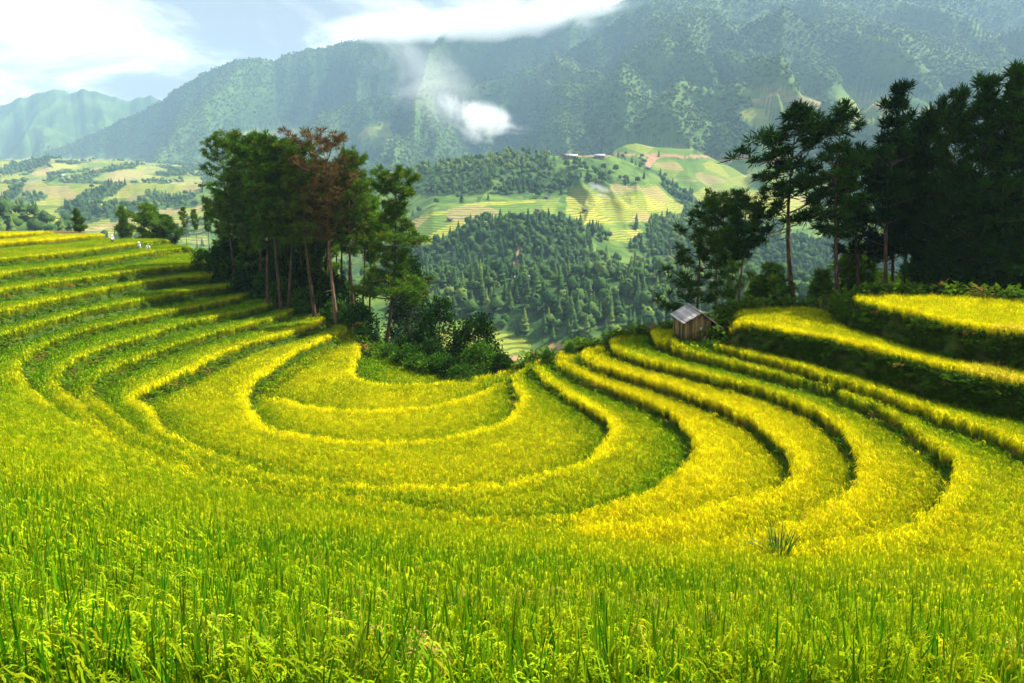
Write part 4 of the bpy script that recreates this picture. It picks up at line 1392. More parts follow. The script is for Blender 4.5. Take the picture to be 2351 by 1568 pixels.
def walker(loc, rz, bend, arm_l, arm_r, label, top, legs, hat, strap=None, head_turn=0):
    """bend: forward lean of the torso; arm_*: elbow and wrist offsets from the shoulder"""
    root = bpy.data.objects.new('person', None); COL.objects.link(root)
    root.location = loc; root.rotation_euler = (0, 0, rz)
    tag(root, label, 'person', 'walkers in white on the hilltop rice')
    up = np.array([0, -sin(bend), cos(bend)]); fw = np.array([0, -cos(bend), -sin(bend)])
    hip = np.array([0, 0, .92]); chest = hip + up * .34; sh = hip + up * .50; neck = hip + up * .57; head = hip + up * .70 + fw * .03
    P = [hip, hip + up * .17, chest, sh, neck, head - up * .03, head + up * .09]
    E = [(0, 1), (1, 2), (2, 3), (3, 4), (4, 5), (5, 6)]
    R = [(.15, .11), (.13, .10), (.16, .11), (.12, .08), .055, (.082, .095), (.075, .085)]
    TP, TE, TRr = [hip - up * .04, hip + up * .17, chest, sh], [(0, 1), (1, 2), (2, 3)], [(.185, .14), (.165, .13), (.185, .14), (.13, .09)]
    for s, arm in ((-1, arm_l), (1, arm_r)):
        s0 = sh + np.array([s * .18, 0, 0]) - up * .03
        el = s0 + np.array(arm[0]) * [s, 1, 1]; wr = el + np.array(arm[1]) * [s, 1, 1]
        i = len(P); P += [s0, el, wr]; E += [(3, i), (i, i + 1), (i + 1, i + 2)]; R += [.055, .042, .030]
        d = (wr - el) / np.linalg.norm(wr - el); side = np.cross(d, [0, 0, 1]); side /= np.linalg.norm(side) + 1e-6; nor = np.cross(side, d)
        pi_ = len(P); P.append(wr + d * .06); E.append((i + 2, pi_)); R.append((.032, .016))
        for f in range(4):
            q = wr + d * .10 + side * (f - 1.5) * .019; q2 = q + d * (.075 - .012 * abs(f - 1.3)) - nor * .02
            k = len(P); P += [q, q2]; E += [(pi_, k), (k, k + 1)]; R += [.0095, .0075]
        q = wr + d * .035 + side * .032 * s; k = len(P); P += [q, q + d * .045 + side * .018 * s]; E += [(pi_, k), (k, k + 1)]; R += [.011, .008]
        j = len(TP); TP += [s0, el, wr - d * .05]; TE += [(3, j), (j, j + 1), (j + 1, j + 2)]; TRr += [.078, .064, .05]
    LP, LE, LR = [hip + [0, 0, .04]], [], [(.17, .13)]
    for s in (-1, 1):
        a, k_, c_ = hip + [s * .09, 0, -.06], np.array([s * .10, -.05, .48]), np.array([s * .11, .02, .07])
        i = len(P); P += [a, k_, c_, c_ + [0, -.13, -.03]]; E += [(0, i), (i, i + 1), (i + 1, i + 2), (i + 2, i + 3)]; R += [.085, .06, .042, (.04, .03)]
        j = len(LP); LP += [a, k_, c_ + [0, 0, .04]]; LE += [(0, j), (j, j + 1), (j + 1, j + 2)]; LR += [.115, .085, .07]
    body = skin_part('body', [tuple(q) for q in P], E, R, mats_p['skin'], root)
    # nose and ears belong to the head: small bumps joined to the body chain are lost at this size, so they sit with the hair part
    skin_part('shirt', [tuple(q) for q in TP], TE, TRr, mats_p[top], root)
    skin_part('trousers', [tuple(q) for q in LP], LE, LR, mats_p[legs], root)
    hb = Buf()
    for zz in np.linspace(-.35, 1, 7)[:-1]:
        pass
    k = 14
    rings = [(.102, -.02), (.106, .03), (.100, .08), (.075, .125), (.03, .15)]
    pts = []
    for r, z in rings:
        for q in range(k):
            aa = 2 * pi * q / k
            back = .012 if sin(aa) > 0 else 0
            pts.append(head + np.array([cos(aa) * r, sin(aa) * (r + .012) + back, 0]) + up * z)
    F = [(a * k + q, a * k + (q + 1) % k, (a + 1) * k + (q + 1) % k, (a + 1) * k + q) for a in range(len(rings) - 1) for q in range(k)]
    hb.add(pts, np.array(F))
    if hat:      # brim of a soft sun hat
        pr = []
        for r, z in ((.10, .0), (.19, -.035), (.192, -.045), (.10, -.012)):
            for q in range(k):
                aa = 2 * pi * q / k
                pr.append(head + np.array([cos(aa) * r, sin(aa) * r, 0]) + up * z)
        F = [(a * k + q, a * k + (q + 1) % k, (a + 1) * k + (q + 1) % k, (a + 1) * k + q) for a in range(3) for q in range(k)]
        hb.add(pr, np.array(F))
    link('sun_hat' if hat else 'hair', hb.mesh('headwear', [mats_p['white_cloth' if hat else 'hair']], True), root)
    if strap:
        sb_ = Buf()
        sb_.tube([tuple(sh + np.array([-.15, -.03, .06])), tuple(chest + fw * .15), tuple(hip + up * .1 + np.array([.19, -.05, 0]))], [.022, .022, .022], 5)
        sb_.tube([tuple(sh + np.array([-.15, .03, .06])), tuple(chest - fw * .15), tuple(hip + up * .1 + np.array([.19, .05, 0]))], [.022, .022, .022], 5)
        sb_.box(tuple(hip + up * .05 + np.array([.24, .02, 0])), (.10, .22, .2))
        tag(link('shoulder_bag', sb_.mesh('shoulder_bag', [mats_p['dark_cloth']]), None), 'dark shoulder bag worn by the ' + strap, 'bag')
        bag = bpy.data.objects['shoulder_bag'] if 'shoulder_bag' in bpy.data.objects else None
        bag = COL.objects[-1]
        bag.location = loc; bag.rotation_euler = (0, 0, rz)
    return root


def stand_at(u, v, add):
    Y = add; p = at_y(u, v, Y)
    return (p[0], Y, ground(p[0], Y))


walker(stand_at(257, 541, 112), radians(75), .05, ((.06, -.05, -.27), (-.10, -.20, .05)), ((.05, -.10, -.26), (-.12, -.20, .08)),
       'standing walker in white jacket and dark trousers holding something up, alone at left', 'lilac_cloth', 'dark_cloth', True)
walker(stand_at(320, 552, 106), radians(-20), .15, ((.10, -.04, -.26), (.0, -.18, -.12)), ((.08, -.10, -.25), (-.10, -.16, .02)),
       'walker in white shirt and pale trousers with white hat, standing beside a stooping one', 'lilac_cloth', 'white_cloth', True)
walker(stand_at(334, 554, 105.5), radians(70), 1.0, ((.03, -.10, -.26), (.0, -.12, -.20)), ((.03, -.12, -.26), (.0, -.10, -.20)),
       'bareheaded dark-haired walker in white bending over the rice', 'white_cloth', 'white_cloth', False, 'bending walker on the hilltop')
# ------------------------------------------------------------------ the valley and the mountains beyond
UT = np.linspace(-0.92, 0.92, 980)
NYR = 560
YR = 95 * (5600 / 95) ** np.linspace(0, 1, NYR)
TT, YY = np.meshgrid(UT, YR, indexing='ij')
XX = TT * YY


def ut_of(u, v):
    d = ray(u, v); return d[0] / d[1]


# gentle valley surface, surveyed along a few view columns as (distance, row)
cols = {
    -250: [(95, 1250), (450, 760), (800, 545), (1300, 470), (2000, 395), (2600, 380), (6800, 380)],
    0: [(95, 1250), (450, 760), (800, 545), (1300, 470), (2000, 392), (2600, 380), (6800, 380)],
    450: [(95, 1250), (450, 800), (800, 560), (1300, 480), (2000, 395), (2600, 380), (6800, 380)],
    800: [(95, 1300), (450, 830), (700, 620), (1100, 500), (1700, 420), (2600, 375), (6800, 375)],
    1000: [(95, 1300), (430, 850), (520, 770), (640, 556), (760, 480), (900, 440), (1100, 440), (1500, 430), (2600, 360), (6800, 300)],
    1200: [(95, 1300), (430, 840), (520, 780), (640, 520), (760, 480), (900, 440), (1100, 430), (1500, 420), (2600, 360), (6800, 300)],
    1400: [(95, 1300), (430, 840), (500, 775), (640, 590), (740, 520), (820, 480), (1000, 400), (1500, 390), (2600, 330), (6800, 300)],
    1560: [(95, 1300), (430, 840), (500, 770), (640, 620), (740, 560), (900, 490), (1300, 410), (1700, 352), (2600, 300), (6800, 280)],
    1750: [(95, 1300), (430, 830), (560, 720), (750, 590), (1000, 490), (1400, 400), (1800, 330), (2600, 280), (6800, 260)],
    2100: [(95, 1300), (430, 830), (700, 640), (1100, 490), (1600, 370), (2000, 300), (2600, 250), (6800, 250)],
    2600: [(95, 1300), (430, 830), (700, 640), (1100, 490), (1600, 370), (2000, 300), (2600, 250), (6800, 250)],
}
cu = sorted(cols)
cut = np.array([(u - CU) / FPX / 0.985 for u in cu])
prof = []
for u in cu:
    ys = np.array([q[0] for q in cols[u]], float); zs = ys * slope_of_row([q[1] for q in cols[u]])
    prof.append(np.interp(np.log(YR), np.log(ys), zs))
prof = np.array(prof)
Zt = np.empty_like(XX)
for j in range(NYR):
    Zt[:, j] = np.interp(UT, cut, prof[:, j])
for _ in range(2):      # ease the survey's kinks
    Zt[1:-1] = (Zt[:-2] + 2 * Zt[1:-1] + Zt[2:]) / 4
    Zt[:, 1:-1] = (Zt[:, :-2] + 2 * Zt[:, 1:-1] + Zt[:, 2:]) / 4
amp = np.clip((YY - 350) / 900, 0, 1)
Zt += amp * (fbm(XX / 160, YY / 160, 4, 1) - .5) * 26 + amp * (fbm(XX / 45, YY / 45, 3, 2) - .5) * 7


def ridge(pts, Yc, sf, sb, A, Lx, Ly, seed, fold=350., dY=0.0):
    """a mountain ridge at distance Yc whose crest follows the survey points; gullies and spurs run down its face"""
    t = np.array([ut_of(u, v) for u, v in pts]); z = np.array([at_y(u, v, Yc)[2] for u, v in pts])
    zc = np.interp(UT, t, z)[:, None]
    jag = (fbm(UT * Yc / 60, UT * 0 + seed, 4, seed) - .5)[:, None] * Yc * .006
    dist = Yc + dY * (fbm(UT * 3 + seed, UT * 0, 2, seed)[:, None] - .5) - YY
    wx = XX + (fbm(XX / Lx * .6, YY / Ly * .6, 3, seed + 2) - .5) * Lx * 1.3
    r = 1 - np.abs(2 * fbm(wx / Lx, YY / Ly + wx / Lx * .35, 4, seed, .5) - 1) * 1.9
    r2 = 1 - np.abs(2 * fbm(wx / Lx * 2.7 + 5, YY / Ly * 2.3, 3, seed + 1, .5) - 1) * 1.8
    dn = sstep(0, fold, dist)
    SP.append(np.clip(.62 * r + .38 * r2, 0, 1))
    f = zc + jag - sf * np.maximum(dist, 0) * (1.15 - .12 * sstep(0, 1200, dist)) - sb * np.maximum(-dist, 0)
    return f + np.minimum(dn * (A * (r - .75) + .32 * A * (r2 - .7)), .22 * sf * np.maximum(dist, 0))


SP = []
R = []
R.append(ridge([(-400, 260), (-100, 262), (0, 243), (60, 222), (100, 211), (135, 206), (165, 214), (190, 206), (215, 207), (250, 220), (290, 231), (320, 225), (345, 218), (367, 229), (420, 262), (600, 330)], 4700, .42, .6, 110, 420, 900, 1, 500))
R.append(ridge([(-300, 420), (0, 392), (100, 352), (200, 312), (300, 264), (370, 231), (400, 206), (450, 179), (500, 153), (540, 137), (570, 131), (600, 132), (630, 139), (650, 128), (700, 115), (760, 103), (800, 95), (850, 85), (950, 80), (1000, 70), (1080, 55), (1150, 42), (1250, 30), (1340, 17), (1390, 20), (1420, 6), (1460, -12), (1550, -30), (1700, -44), (2000, -46), (2351, -44), (2700, -30)], 3600, .50, .6, 330, 520, 1500, 3, 420))
R.append(ridge([(500, 420), (640, 330), (740, 262), (830, 228), (900, 214), (1000, 207), (1084, 197), (1150, 180), (1284, 133), (1384, 67), (1440, 25), (1500, 2), (1600, -25), (1700, -30), (1900, -20), (2100, -20), (2351, -20), (2700, 0)], 2850, .52, .5, 270, 400, 1150, 2, 300))
R.append(ridge([(1100, 430), (1250, 355), (1350, 320), (1450, 267), (1567, 165), (1650, 98), (1750, 42), (1800, 20), (1850, 50), (1887, 57), (1934, 53), (1967, 58), (1987, 72), (2001, 63), (2027, 53), (2067, 55), (2101, 70), (2151, 87), (2201, 103), (2251, 137), (2301, 165), (2400, 215), (2700, 330)], 2250, .50, .55, 200, 300, 850, 4, 260))
R.append(ridge([(1450, 430), (1567, 352), (1640, 285), (1700, 222), (1774, 194), (1817, 204), (1877, 232), (1960, 262), (2100, 300), (2351, 330), (2700, 380)], 1650, .42, .5, 60, 180, 420, 5, 260))
R.append(ridge([(-300, 470), (0, 366), (60, 372), (110, 364), (200, 372), (262, 366), (330, 378), (420, 390), (520, 420), (620, 470)], 2100, .17, .3, 40, 220, 500, 2, 260))
R.append(ridge([(-250, 455), (-80, 462), (0, 466), (50, 480), (100, 489), (140, 505), (190, 545), (260, 640)], 430, .40, .5, 8, 60, 150, 0, 60))
R.append(ridge([(780, 470), (880, 408), (930, 398), (1000, 377), (1060, 369), (1117, 360), (1180, 353), (1280, 355), (1400, 353), (1450, 372), (1484, 392), (1530, 440), (1590, 520), (1650, 640)], 1000, .30, .55, 22, 110, 260, 3, 140))
R.append(ridge([(1350, 420), (1410, 345), (1440, 329), (1460, 324), (1500, 333), (1580, 337), (1660, 372), (1760, 430)], 1260, .34, .5, 14, 110, 260, 1, 140))
SPUR = np.full(XX.shape, .5)
for r_, sp_ in zip(R, SP):
    k = 10.0
    SPUR = np.where(r_ > Zt, sp_, SPUR)
    Zt = np.where(np.abs(Zt - r_) < k, np.maximum(Zt, r_) + (k - np.abs(Zt - r_)) ** 2 / (4 * k), np.maximum(Zt, r_))

Pf = np.stack([XX, YY, Zt], -1)
Uf, Vf, _ = project(Pf)

# land use, laid out on the ground from the survey
wobu = (fbm(XX / 40, YY / 60, 3, 3) - .5) * 26; wobv = (fbm(XX / 40 + 9, YY / 60, 3, 4) - .5) * 12


def region(poly, soft=True):
    return inside(poly, Uf + (wobu if soft else wobu * .25), Vf + (wobv if soft else wobv * .25))


WOOD = (YY > 1250).astype(np.float32)           # mountains are wooded
TERR = np.zeros(XX.shape, np.float32); DIRT = np.zeros(XX.shape, np.float32); GOLD = np.zeros(XX.shape, np.float32)
knoll = (YY > 600) & (YY < 1320) & (Uf > 900)
WOOD = np.where(knoll, 0, WOOD)
for poly in [
    [(984, 560), (1077, 520), (1144, 507), (1217, 511), (1284, 508), (1334, 528), (1350, 571), (1384, 588), (1400, 604), (1484, 608), (1700, 600), (1700, 790), (1450, 800), (1250, 786), (1167, 762), (1117, 740), (1034, 730), (900, 740), (900, 560)],
    [(935, 402), (984, 377), (1044, 367), (1117, 360), (1184, 353), (1250, 357), (1277, 367), (1274, 400), (1314, 417), (1307, 437), (1250, 444), (1184, 446), (1117, 449), (1050, 452), (984, 450), (920, 446)],
    [(1495, 505), (1570, 500), (1620, 540), (1610, 600), (1500, 590), (1480, 540)],
    [(1335, 405), (1420, 405), (1470, 425), (1400, 432), (1340, 422)], [(1520, 420), (1600, 450), (1640, 540), (1590, 520)],
    [(1600, 420), (1760, 430), (1800, 520), (1700, 620), (1600, 560)], [(1700, 560), (2400, 540), (2400, 760), (1700, 760)],
    [(-50, 455), (90, 455), (160, 490), (260, 560), (-50, 640)], [(230, 445), (440, 420), (470, 500), (330, 520), (230, 490)], [(0, 400), (80, 425), (60, 470), (0, 460)]]:
    WOOD = np.maximum(WOOD, region(poly).astype(np.float32))
for poly, g in [
    ([(1300, 455), (1517, 440), (1575, 478), (1535, 505), (1350, 520), (1300, 485)], .78),
    ([(940, 500), (1090, 468), (1284, 455), (1275, 492), (1150, 508), (1060, 522), (980, 560), (930, 562)], .45),
    ([(1310, 425), (1500, 420), (1520, 440), (1310, 456)], .45),
    ([(1395, 524), (1480, 528), (1438, 558), (1398, 550)], .80),
    ([(1090, 740), (1200, 770), (1235, 830), (1100, 840), (960, 830), (980, 770)], .35),
    ([(-40, 366), (130, 362), (262, 364), (460, 384), (470, 440), (300, 470), (160, 520), (-40, 480)], .55),
    ([(180, 500), (470, 470), (470, 560), (180, 560)], .6),
    ([(1690, 260), (1740, 240), (1790, 285), (1740, 300)], .5), ([(1700, 205), (1780, 190), (1880, 225), (1880, 262), (1740, 255)], .3),
    ([(1560, 370), (1800, 350), (1810, 430), (1720, 520), (1600, 470)], .35), ([(1490, 370), (1600, 368), (1610, 420), (1560, 430)], .25),
    ([(1700, 440), (1860, 430), (1900, 500), (1740, 520)], .55), ([(1410, 325), (1500, 322), (1590, 340), (1590, 362), (1420, 360)], .2),
    ([(820, 300), (900, 280), (905, 320), (840, 350)], .4), ([(1900, 200), (2150, 230), (2200, 300), (1960, 290)], .2), ([(560, 300), (690, 285), (700, 320), (560, 330)], .15)]:
    m = region(poly)
    WOOD = np.where(m, 0, WOOD); TERR = np.where(m, 1, TERR); GOLD = np.where(m, g, GOLD)
patch = fbm(XX / 55, YY / 90, 3, 2)
leftv = (Uf < 480) & (YY > 500) & (YY < 2350)
WOOD = np.where(leftv & (TERR > 0) & (patch > .60), 1, WOOD); TERR = np.where(WOOD > 0, 0, TERR)
for poly in [[(1490, 358), (1520, 358), (1500, 374), (1486, 390), (1482, 378)], [(1480, 354), (1720, 358), (1720, 363), (1480, 359)], [(1735, 226), (1790, 221), (1782, 236), (1740, 236)], [(1800, 226), (1880, 231), (1880, 236), (1800, 230)],
             [(1262, 791), (1320, 786), (1318, 812), (1255, 808)], [(1150, 820), (1190, 818), (1195, 850), (1150, 850)], [(1178, 600), (1186, 598), (1190, 640), (1180, 646)], [(1188, 565), (1194, 565), (1192, 600), (1186, 600)], [(1052, 640), (1062, 640), (1062, 652), (1052, 652)],
             [(1300, 354), (1460, 352), (1460, 357), (1300, 359)], [(870, 397), (935, 394), (935, 402), (870, 405)]]:
    m = region(poly, False); DIRT = np.where(m, 1, DIRT); WOOD = np.where(m, 0, WOOD); TERR = np.where(m, 0, TERR)
WOOD = np.where((WOOD == 0) & (TERR == 0) & (DIRT == 0) & (fbm(XX / 26, YY / 36, 3, 4) > .585), .55, WOOD)

mat_land, t, o = new_mat('valley_land')
at = N(t, 'ShaderNodeAttribute', attribute_name='col')
sp = N(t, 'ShaderNodeSeparateColor'); t.links.new(at.outputs['Color'], sp.inputs[0])
wood, terr, dirt, gold = sp.outputs[0], sp.outputs[1], sp.outputs[2], at.outputs['Alpha']
g = N(t, 'ShaderNodeNewGeometry')
sx = N(t, 'ShaderNodeSeparateXYZ'); t.links.new(g.outputs['Position'], sx.inputs[0])
big, mid, fine = noise(t, .006, 4), noise(t, .035, 5), noise(t, .16, 4, .6)
lvl = mth(t, 'ADD', sx.outputs[2], mth(t, 'MULTIPLY', mid, 6.0))
fr = mth(t, 'FRACT', mth(t, 'DIVIDE', lvl, 2.3))
stripe = ramp(t, mth(t, 'ABSOLUTE', mth(t, 'SUBTRACT', fr, .5)), (.22, .32))
vor = N(t, 'ShaderNodeTexVoronoi', i_Scale=.022); 
mp = N(t, 'ShaderNodeMapping'); mp.inputs['Scale'].default_value = (1, .5, 2.2); t.links.new(g.outputs['Position'], mp.inputs[0]); t.links.new(mp.outputs[0], vor.inputs['Vector'])
sv_ = N(t, 'ShaderNodeSeparateColor'); t.links.new(vor.outputs['Color'], sv_.inputs[0])
ripe = mth(t, 'ADD', mth(t, 'MULTIPLY', gold, .85), mth(t, 'MULTIPLY', mth(t, 'SUBTRACT', sv_.outputs[0], .5), .7), clamp=True)
field = mixc(t, ripe, (.09, .17, .022), (.42, .37, .05))
field = mixc(t, mth(t, 'MULTIPLY', mth(t, 'GREATER_THAN', sv_.outputs[1], .80), .6), field, (.42, .27, .13))
field = mixc(t, mth(t, 'MULTIPLY', stripe, .75), field, (.055, .10, .018))
meadow = mixc(t, ramp(t, mid, (.35, .65)), (.045, .100, .018), (.125, .190, .030))
forest = mixc(t, ramp(t, fine, (.3, .7)), (.020, .055, .014), (.055, .105, .022))
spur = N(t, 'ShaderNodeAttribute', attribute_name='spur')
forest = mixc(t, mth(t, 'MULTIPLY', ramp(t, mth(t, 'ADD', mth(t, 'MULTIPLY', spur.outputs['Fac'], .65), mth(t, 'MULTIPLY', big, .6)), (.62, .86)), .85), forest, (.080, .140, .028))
c = mixc(t, terr, meadow, field)
c = mixc(t, wood, c, forest)
c = mixc(t, dirt, c, mixc(t, fine, (.24, .11, .055), (.42, .25, .15)))
v2 = N(t, 'ShaderNodeTexVoronoi', i_Scale=.085); t.links.new(g.outputs['Position'], v2.inputs['Vector'])
hh = mth(t, 'MULTIPLY', mth(t, 'SUBTRACT', 1.0, v2.outputs['Distance']), mth(t, 'ADD', .15, wood))
principled(t, o, c, .95, bump(t, hh, .55, 6.0), .1)

vi = np.arange(XX.size).reshape(XX.shape)
F = np.stack([vi[:-1, :-1], vi[1:, :-1], vi[1:, 1:], vi[:-1, 1:]], -1).reshape(-1, 4)
me = mesh_np('valley_and_mountains', Pf.reshape(-1, 3), F, [mat_land], True,
             {'col': ('FLOAT_COLOR', np.stack([WOOD, TERR, DIRT, GOLD], -1).reshape(-1, 4)), 'spur': ('FLOAT', SPUR.ravel())})
land = link('mountains', me)
tag(land, 'hazy wooded mountain slopes and the terraced valley below them', 'mountains', kind='structure')


def land_xy(A, x, y):
    tq = np.clip((x / y - UT[0]) / (UT[1] - UT[0]), 0, len(UT) - 1.001)
    yq = np.clip(np.log(y / YR[0]) / np.log(YR[1] / YR[0]), 0, NYR - 1.001)
    i = tq.astype(int); j = yq.astype(int); a = tq - i; b = yq - j
    return (A[i, j] * (1 - a) + A[i + 1, j] * a) * (1 - b) + (A[i, j + 1] * (1 - a) + A[i + 1, j + 1] * a) * b


# how much of the land the view can reach (running horizon along each column)
ratio = Zt / YY
hor = np.maximum.accumulate(ratio, axis=1)
SEEN = (ratio + 22 / YY >= hor - 0.002).astype(np.float32)

# ------------------------------------------------------------------ woods on the far slopes


def conifer(seed, H, W, nl, mat=None):
    rs = np.random.default_rng(seed); b = Buf()
    for i in range(nl):
        tt = i / nl; z = H * (.12 + .88 * tt); r = W / 2 * max(.16, 1.02 - tt ** 1.5) * rs.uniform(.85, 1.1)
        k = 7; a0 = rs.uniform(0, 6)
        an = np.linspace(0, 2 * pi, k, endpoint=False) + a0
        rr = r * rs.uniform(.6, 1.15, k)
        V = np.concatenate([np.stack([np.cos(an) * rr, np.sin(an) * rr, np.full(k, z) - rs.uniform(0, .12, k) * H / nl * 3], -1), [[rs.normal(0, .1), rs.normal(0, .1), z + H / nl * 1.9]]])
        b.add(V, np.array([(q, (q + 1) % k, k) for q in range(k)]), np.stack([rs.uniform(.0, 1, k + 1), np.full(k + 1, .5), np.zeros(k + 1), np.ones(k + 1)], -1))
    b.tube([(0, 0, -1), (0, 0, H * .4)], [.22, .15], 4, (0.1, .3, 1, 1))
    return b


def roundtree(seed, H, W, n):
    rs = np.random.default_rng(seed); b = Buf()
    D = rs.normal(size=(n, 3)); D[:, 2] = np.abs(D[:, 2]) * .9 - .25; D /= np.linalg.norm(D, axis=1)[:, None]
    C = D * np.array([W / 2, W / 2, H * .42]) * rs.uniform(.65, 1.0, (n, 1)) + [0, 0, H * .56]
    S = np.cross(D, rs.normal(size=(n, 3))); S /= np.linalg.norm(S, axis=1)[:, None]
    T = np.cross(D, S); q = W * rs.uniform(.16, .28, (n, 1))
    nn = D * q * .5
    V = np.stack([C - S * q - nn, C - T * q - nn * .6, C + S * q - nn, C + T * q - nn * .6, C + nn], 1).reshape(-1, 3)
    F = []
    for i in range(n):
        o5 = i * 5
        F += [(o5, o5 + 1, o5 + 4), (o5 + 1, o5 + 2, o5 + 4), (o5 + 2, o5 + 3, o5 + 4), (o5 + 3, o5, o5 + 4)]
    b.add(V, np.array(F), np.stack([np.repeat(rs.random(n), 5), np.full(5 * n, .5), np.zeros(5 * n), np.ones(5 * n)], -1))
    b.tube([(0, 0, -1), (0, 0, H * .4)], [.2, .15], 4, (0.1, .3, 1, 1))
    return b


def wood_shader(name, inst):
    m, t, o = new_mat(name)
    at = N(t, 'ShaderNodeAttribute', attribute_name='col')
    sp = N(t, 'ShaderNodeSeparateColor'); t.links.new(at.outputs['Color'], sp.inputs[0])
    if inst:
        ti = N(t, 'ShaderNodeAttribute', attribute_name='tint', attribute_type='INSTANCER')
        st = N(t, 'ShaderNodeSeparateColor'); t.links.new(ti.outputs['Color'], st.inputs[0]); rv = st.outputs[0]; gv = st.outputs[1]
    else:
        oi = N(t, 'ShaderNodeObjectInfo'); rv = oi.outputs['Random']; gv = mth(t, 'FRACT', mth(t, 'MULTIPLY', oi.outputs['Random'], 37.0))
    f = mth(t, 'ADD', mth(t, 'MULTIPLY', sp.outputs[0], .45), mth(t, 'MULTIPLY', rv, .6), clamp=True)
    c = mixc(t, f, (.010, .038, .012), (.072, .130, .023))
    c = mixc(t, mth(t, 'MULTIPLY', mth(t, 'GREATER_THAN', gv, .84), .5), c, (.16, .21, .035))
    c = mixc(t, sp.outputs[2], c, (.13, .085, .055))
    principled(t, o, c, .95, None, .05)
    return m


mat_wood_i = wood_shader('far_woods', True)
mat_wood_o = wood_shader('slope_trees', False)
wp = [proto(conifer(1, 13, 6.6, 9)), proto(conifer(2, 14, 7.4, 10)), proto(roundtree(3, 13, 9, 34)), proto(roundtree(4, 11, 8, 30)), proto(conifer(5, 13, 5.8, 9)),
      proto(roundtree(6, 8, 8.5, 16)), proto(roundtree(7, 9, 9.5, 18))]


def wood_points(y0, y1, step, aspect=1.0):
    n = int((y1 - y0) * (y1 + y0) * .80 / step ** 2 * .5 * 2)
    y = np.sqrt(rng.uniform(y0 ** 2, y1 ** 2, n)); x = rng.uniform(-.80, .80, n) * y
    k = (land_xy(SEEN, x, y) > .3)
    x, y = x[k], y[k]
    # keep trees apart: one per cell of a jittered grid
    key = (np.floor(x / step).astype(np.int64) * 100003 + np.floor(y / step).astype(np.int64))
    _, idx = np.unique(key, return_index=True)
    x, y = x[idx], y[idx]
    wd = land_xy(WOOD, x, y)
    k = (rng.random(len(x)) < np.where(wd > .8, .95, wd * .6)) | ((wd < .2) & (land_xy(TERR, x, y) < .3) & (rng.random(len(x)) < .012))
    x, y = x[k], y[k]
    z = land_xy(Zt, x, y)
    P = np.stack([x, y, z], -1)
    u, v, d = project(P)
    k = (u > -120) & (u < 2480) & (v > -160)
    return P[k]


P1 = wood_points(330, 820, 5.0)
u1, v1, d1 = project(P1)
front = (u1 > 960) & (u1 < 1560) & (v1 > 540) & (v1 < 830)
order = np.argsort(d1 + rng.normal(0, 40, len(d1)) + np.where(front, 0, 1e6))[:260]
single = np.zeros(len(P1), bool); single[order] = True
lone_meshes = []
for i, q in enumerate((conifer(31, 13, 6.8, 10), conifer(32, 14.5, 7.2, 11), conifer(33, 12, 6.6, 9), roundtree(34, 12, 8.5, 40), roundtree(35, 10, 8, 36), conifer(36, 15, 6.2, 11))):
    lone_meshes.append(q.mesh('slope_tree', [mat_wood_o]))
for p in P1[single]:
    kind = rng.choice([0, 1, 2, 3, 4, 5], p=[.2, .18, .18, .2, .14, .10])
    o_ = link('slope_tree', lone_meshes[kind], None, tuple(p - [0, 0, .4]))
    s_ = rng.uniform(.6, 1.1)
    o_.scale = (s_, s_, s_ * rng.uniform(.9, 1.15)); o_.rotation_euler = (0, 0, rng.uniform(0, 6.28))
    tag(o_, 'dark green tree on the wooded slope across the valley, below the terraced knoll', 'tree', 'trees of the wooded slope across the valley')

P2 = P1[~single]
P3 = wood_points(820, 1330, 7.5)
P4 = np.concatenate([wood_points(1330, 2500, 8.0), wood_points(2500, 3650, 10.5)])


def woods(name, P, ids, pr, label, smin, smax):
    n = len(P)
    s = rng.uniform(smin, smax, n)
    patchy = fbm(P[:, 0] / 130, P[:, 1] / 170, 3, 5)
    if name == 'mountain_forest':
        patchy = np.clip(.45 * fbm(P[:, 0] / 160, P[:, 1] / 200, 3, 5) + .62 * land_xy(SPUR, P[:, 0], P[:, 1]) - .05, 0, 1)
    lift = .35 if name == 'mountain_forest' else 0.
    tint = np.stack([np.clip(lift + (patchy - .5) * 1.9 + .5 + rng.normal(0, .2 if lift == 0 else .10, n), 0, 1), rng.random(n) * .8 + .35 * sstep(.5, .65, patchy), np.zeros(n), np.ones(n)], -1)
    rot = np.stack([np.zeros(n), np.zeros(n), rng.uniform(0, 6.28, n)], -1)
    print(name, n)
    scatter(name, P - [0, 0, .5], rot, np.stack([s, s, s * rng.uniform(.85, 1.2, n)], -1), rng.choice(ids, n, p=pr), tint, wp, mat_wood_i, label, 'woods')


woods('slope_woods', P2, [0, 1, 2, 3, 4], [.22, .16, .25, .22, .15], 'dense mixed wood on the slope and valley floor beyond the bowl', .55, 1.05)
woods('knoll_woods', P3, [0, 1, 2, 3, 4], [.2, .15, .3, .25, .1], 'woods and tree lines on the terraced knoll', .6, 1.05)
woods('mountain_forest', P4, [5, 6, 2, 1], [.45, .35, .12, .08], 'forest that covers the far mountain slopes', .75, 1.25)

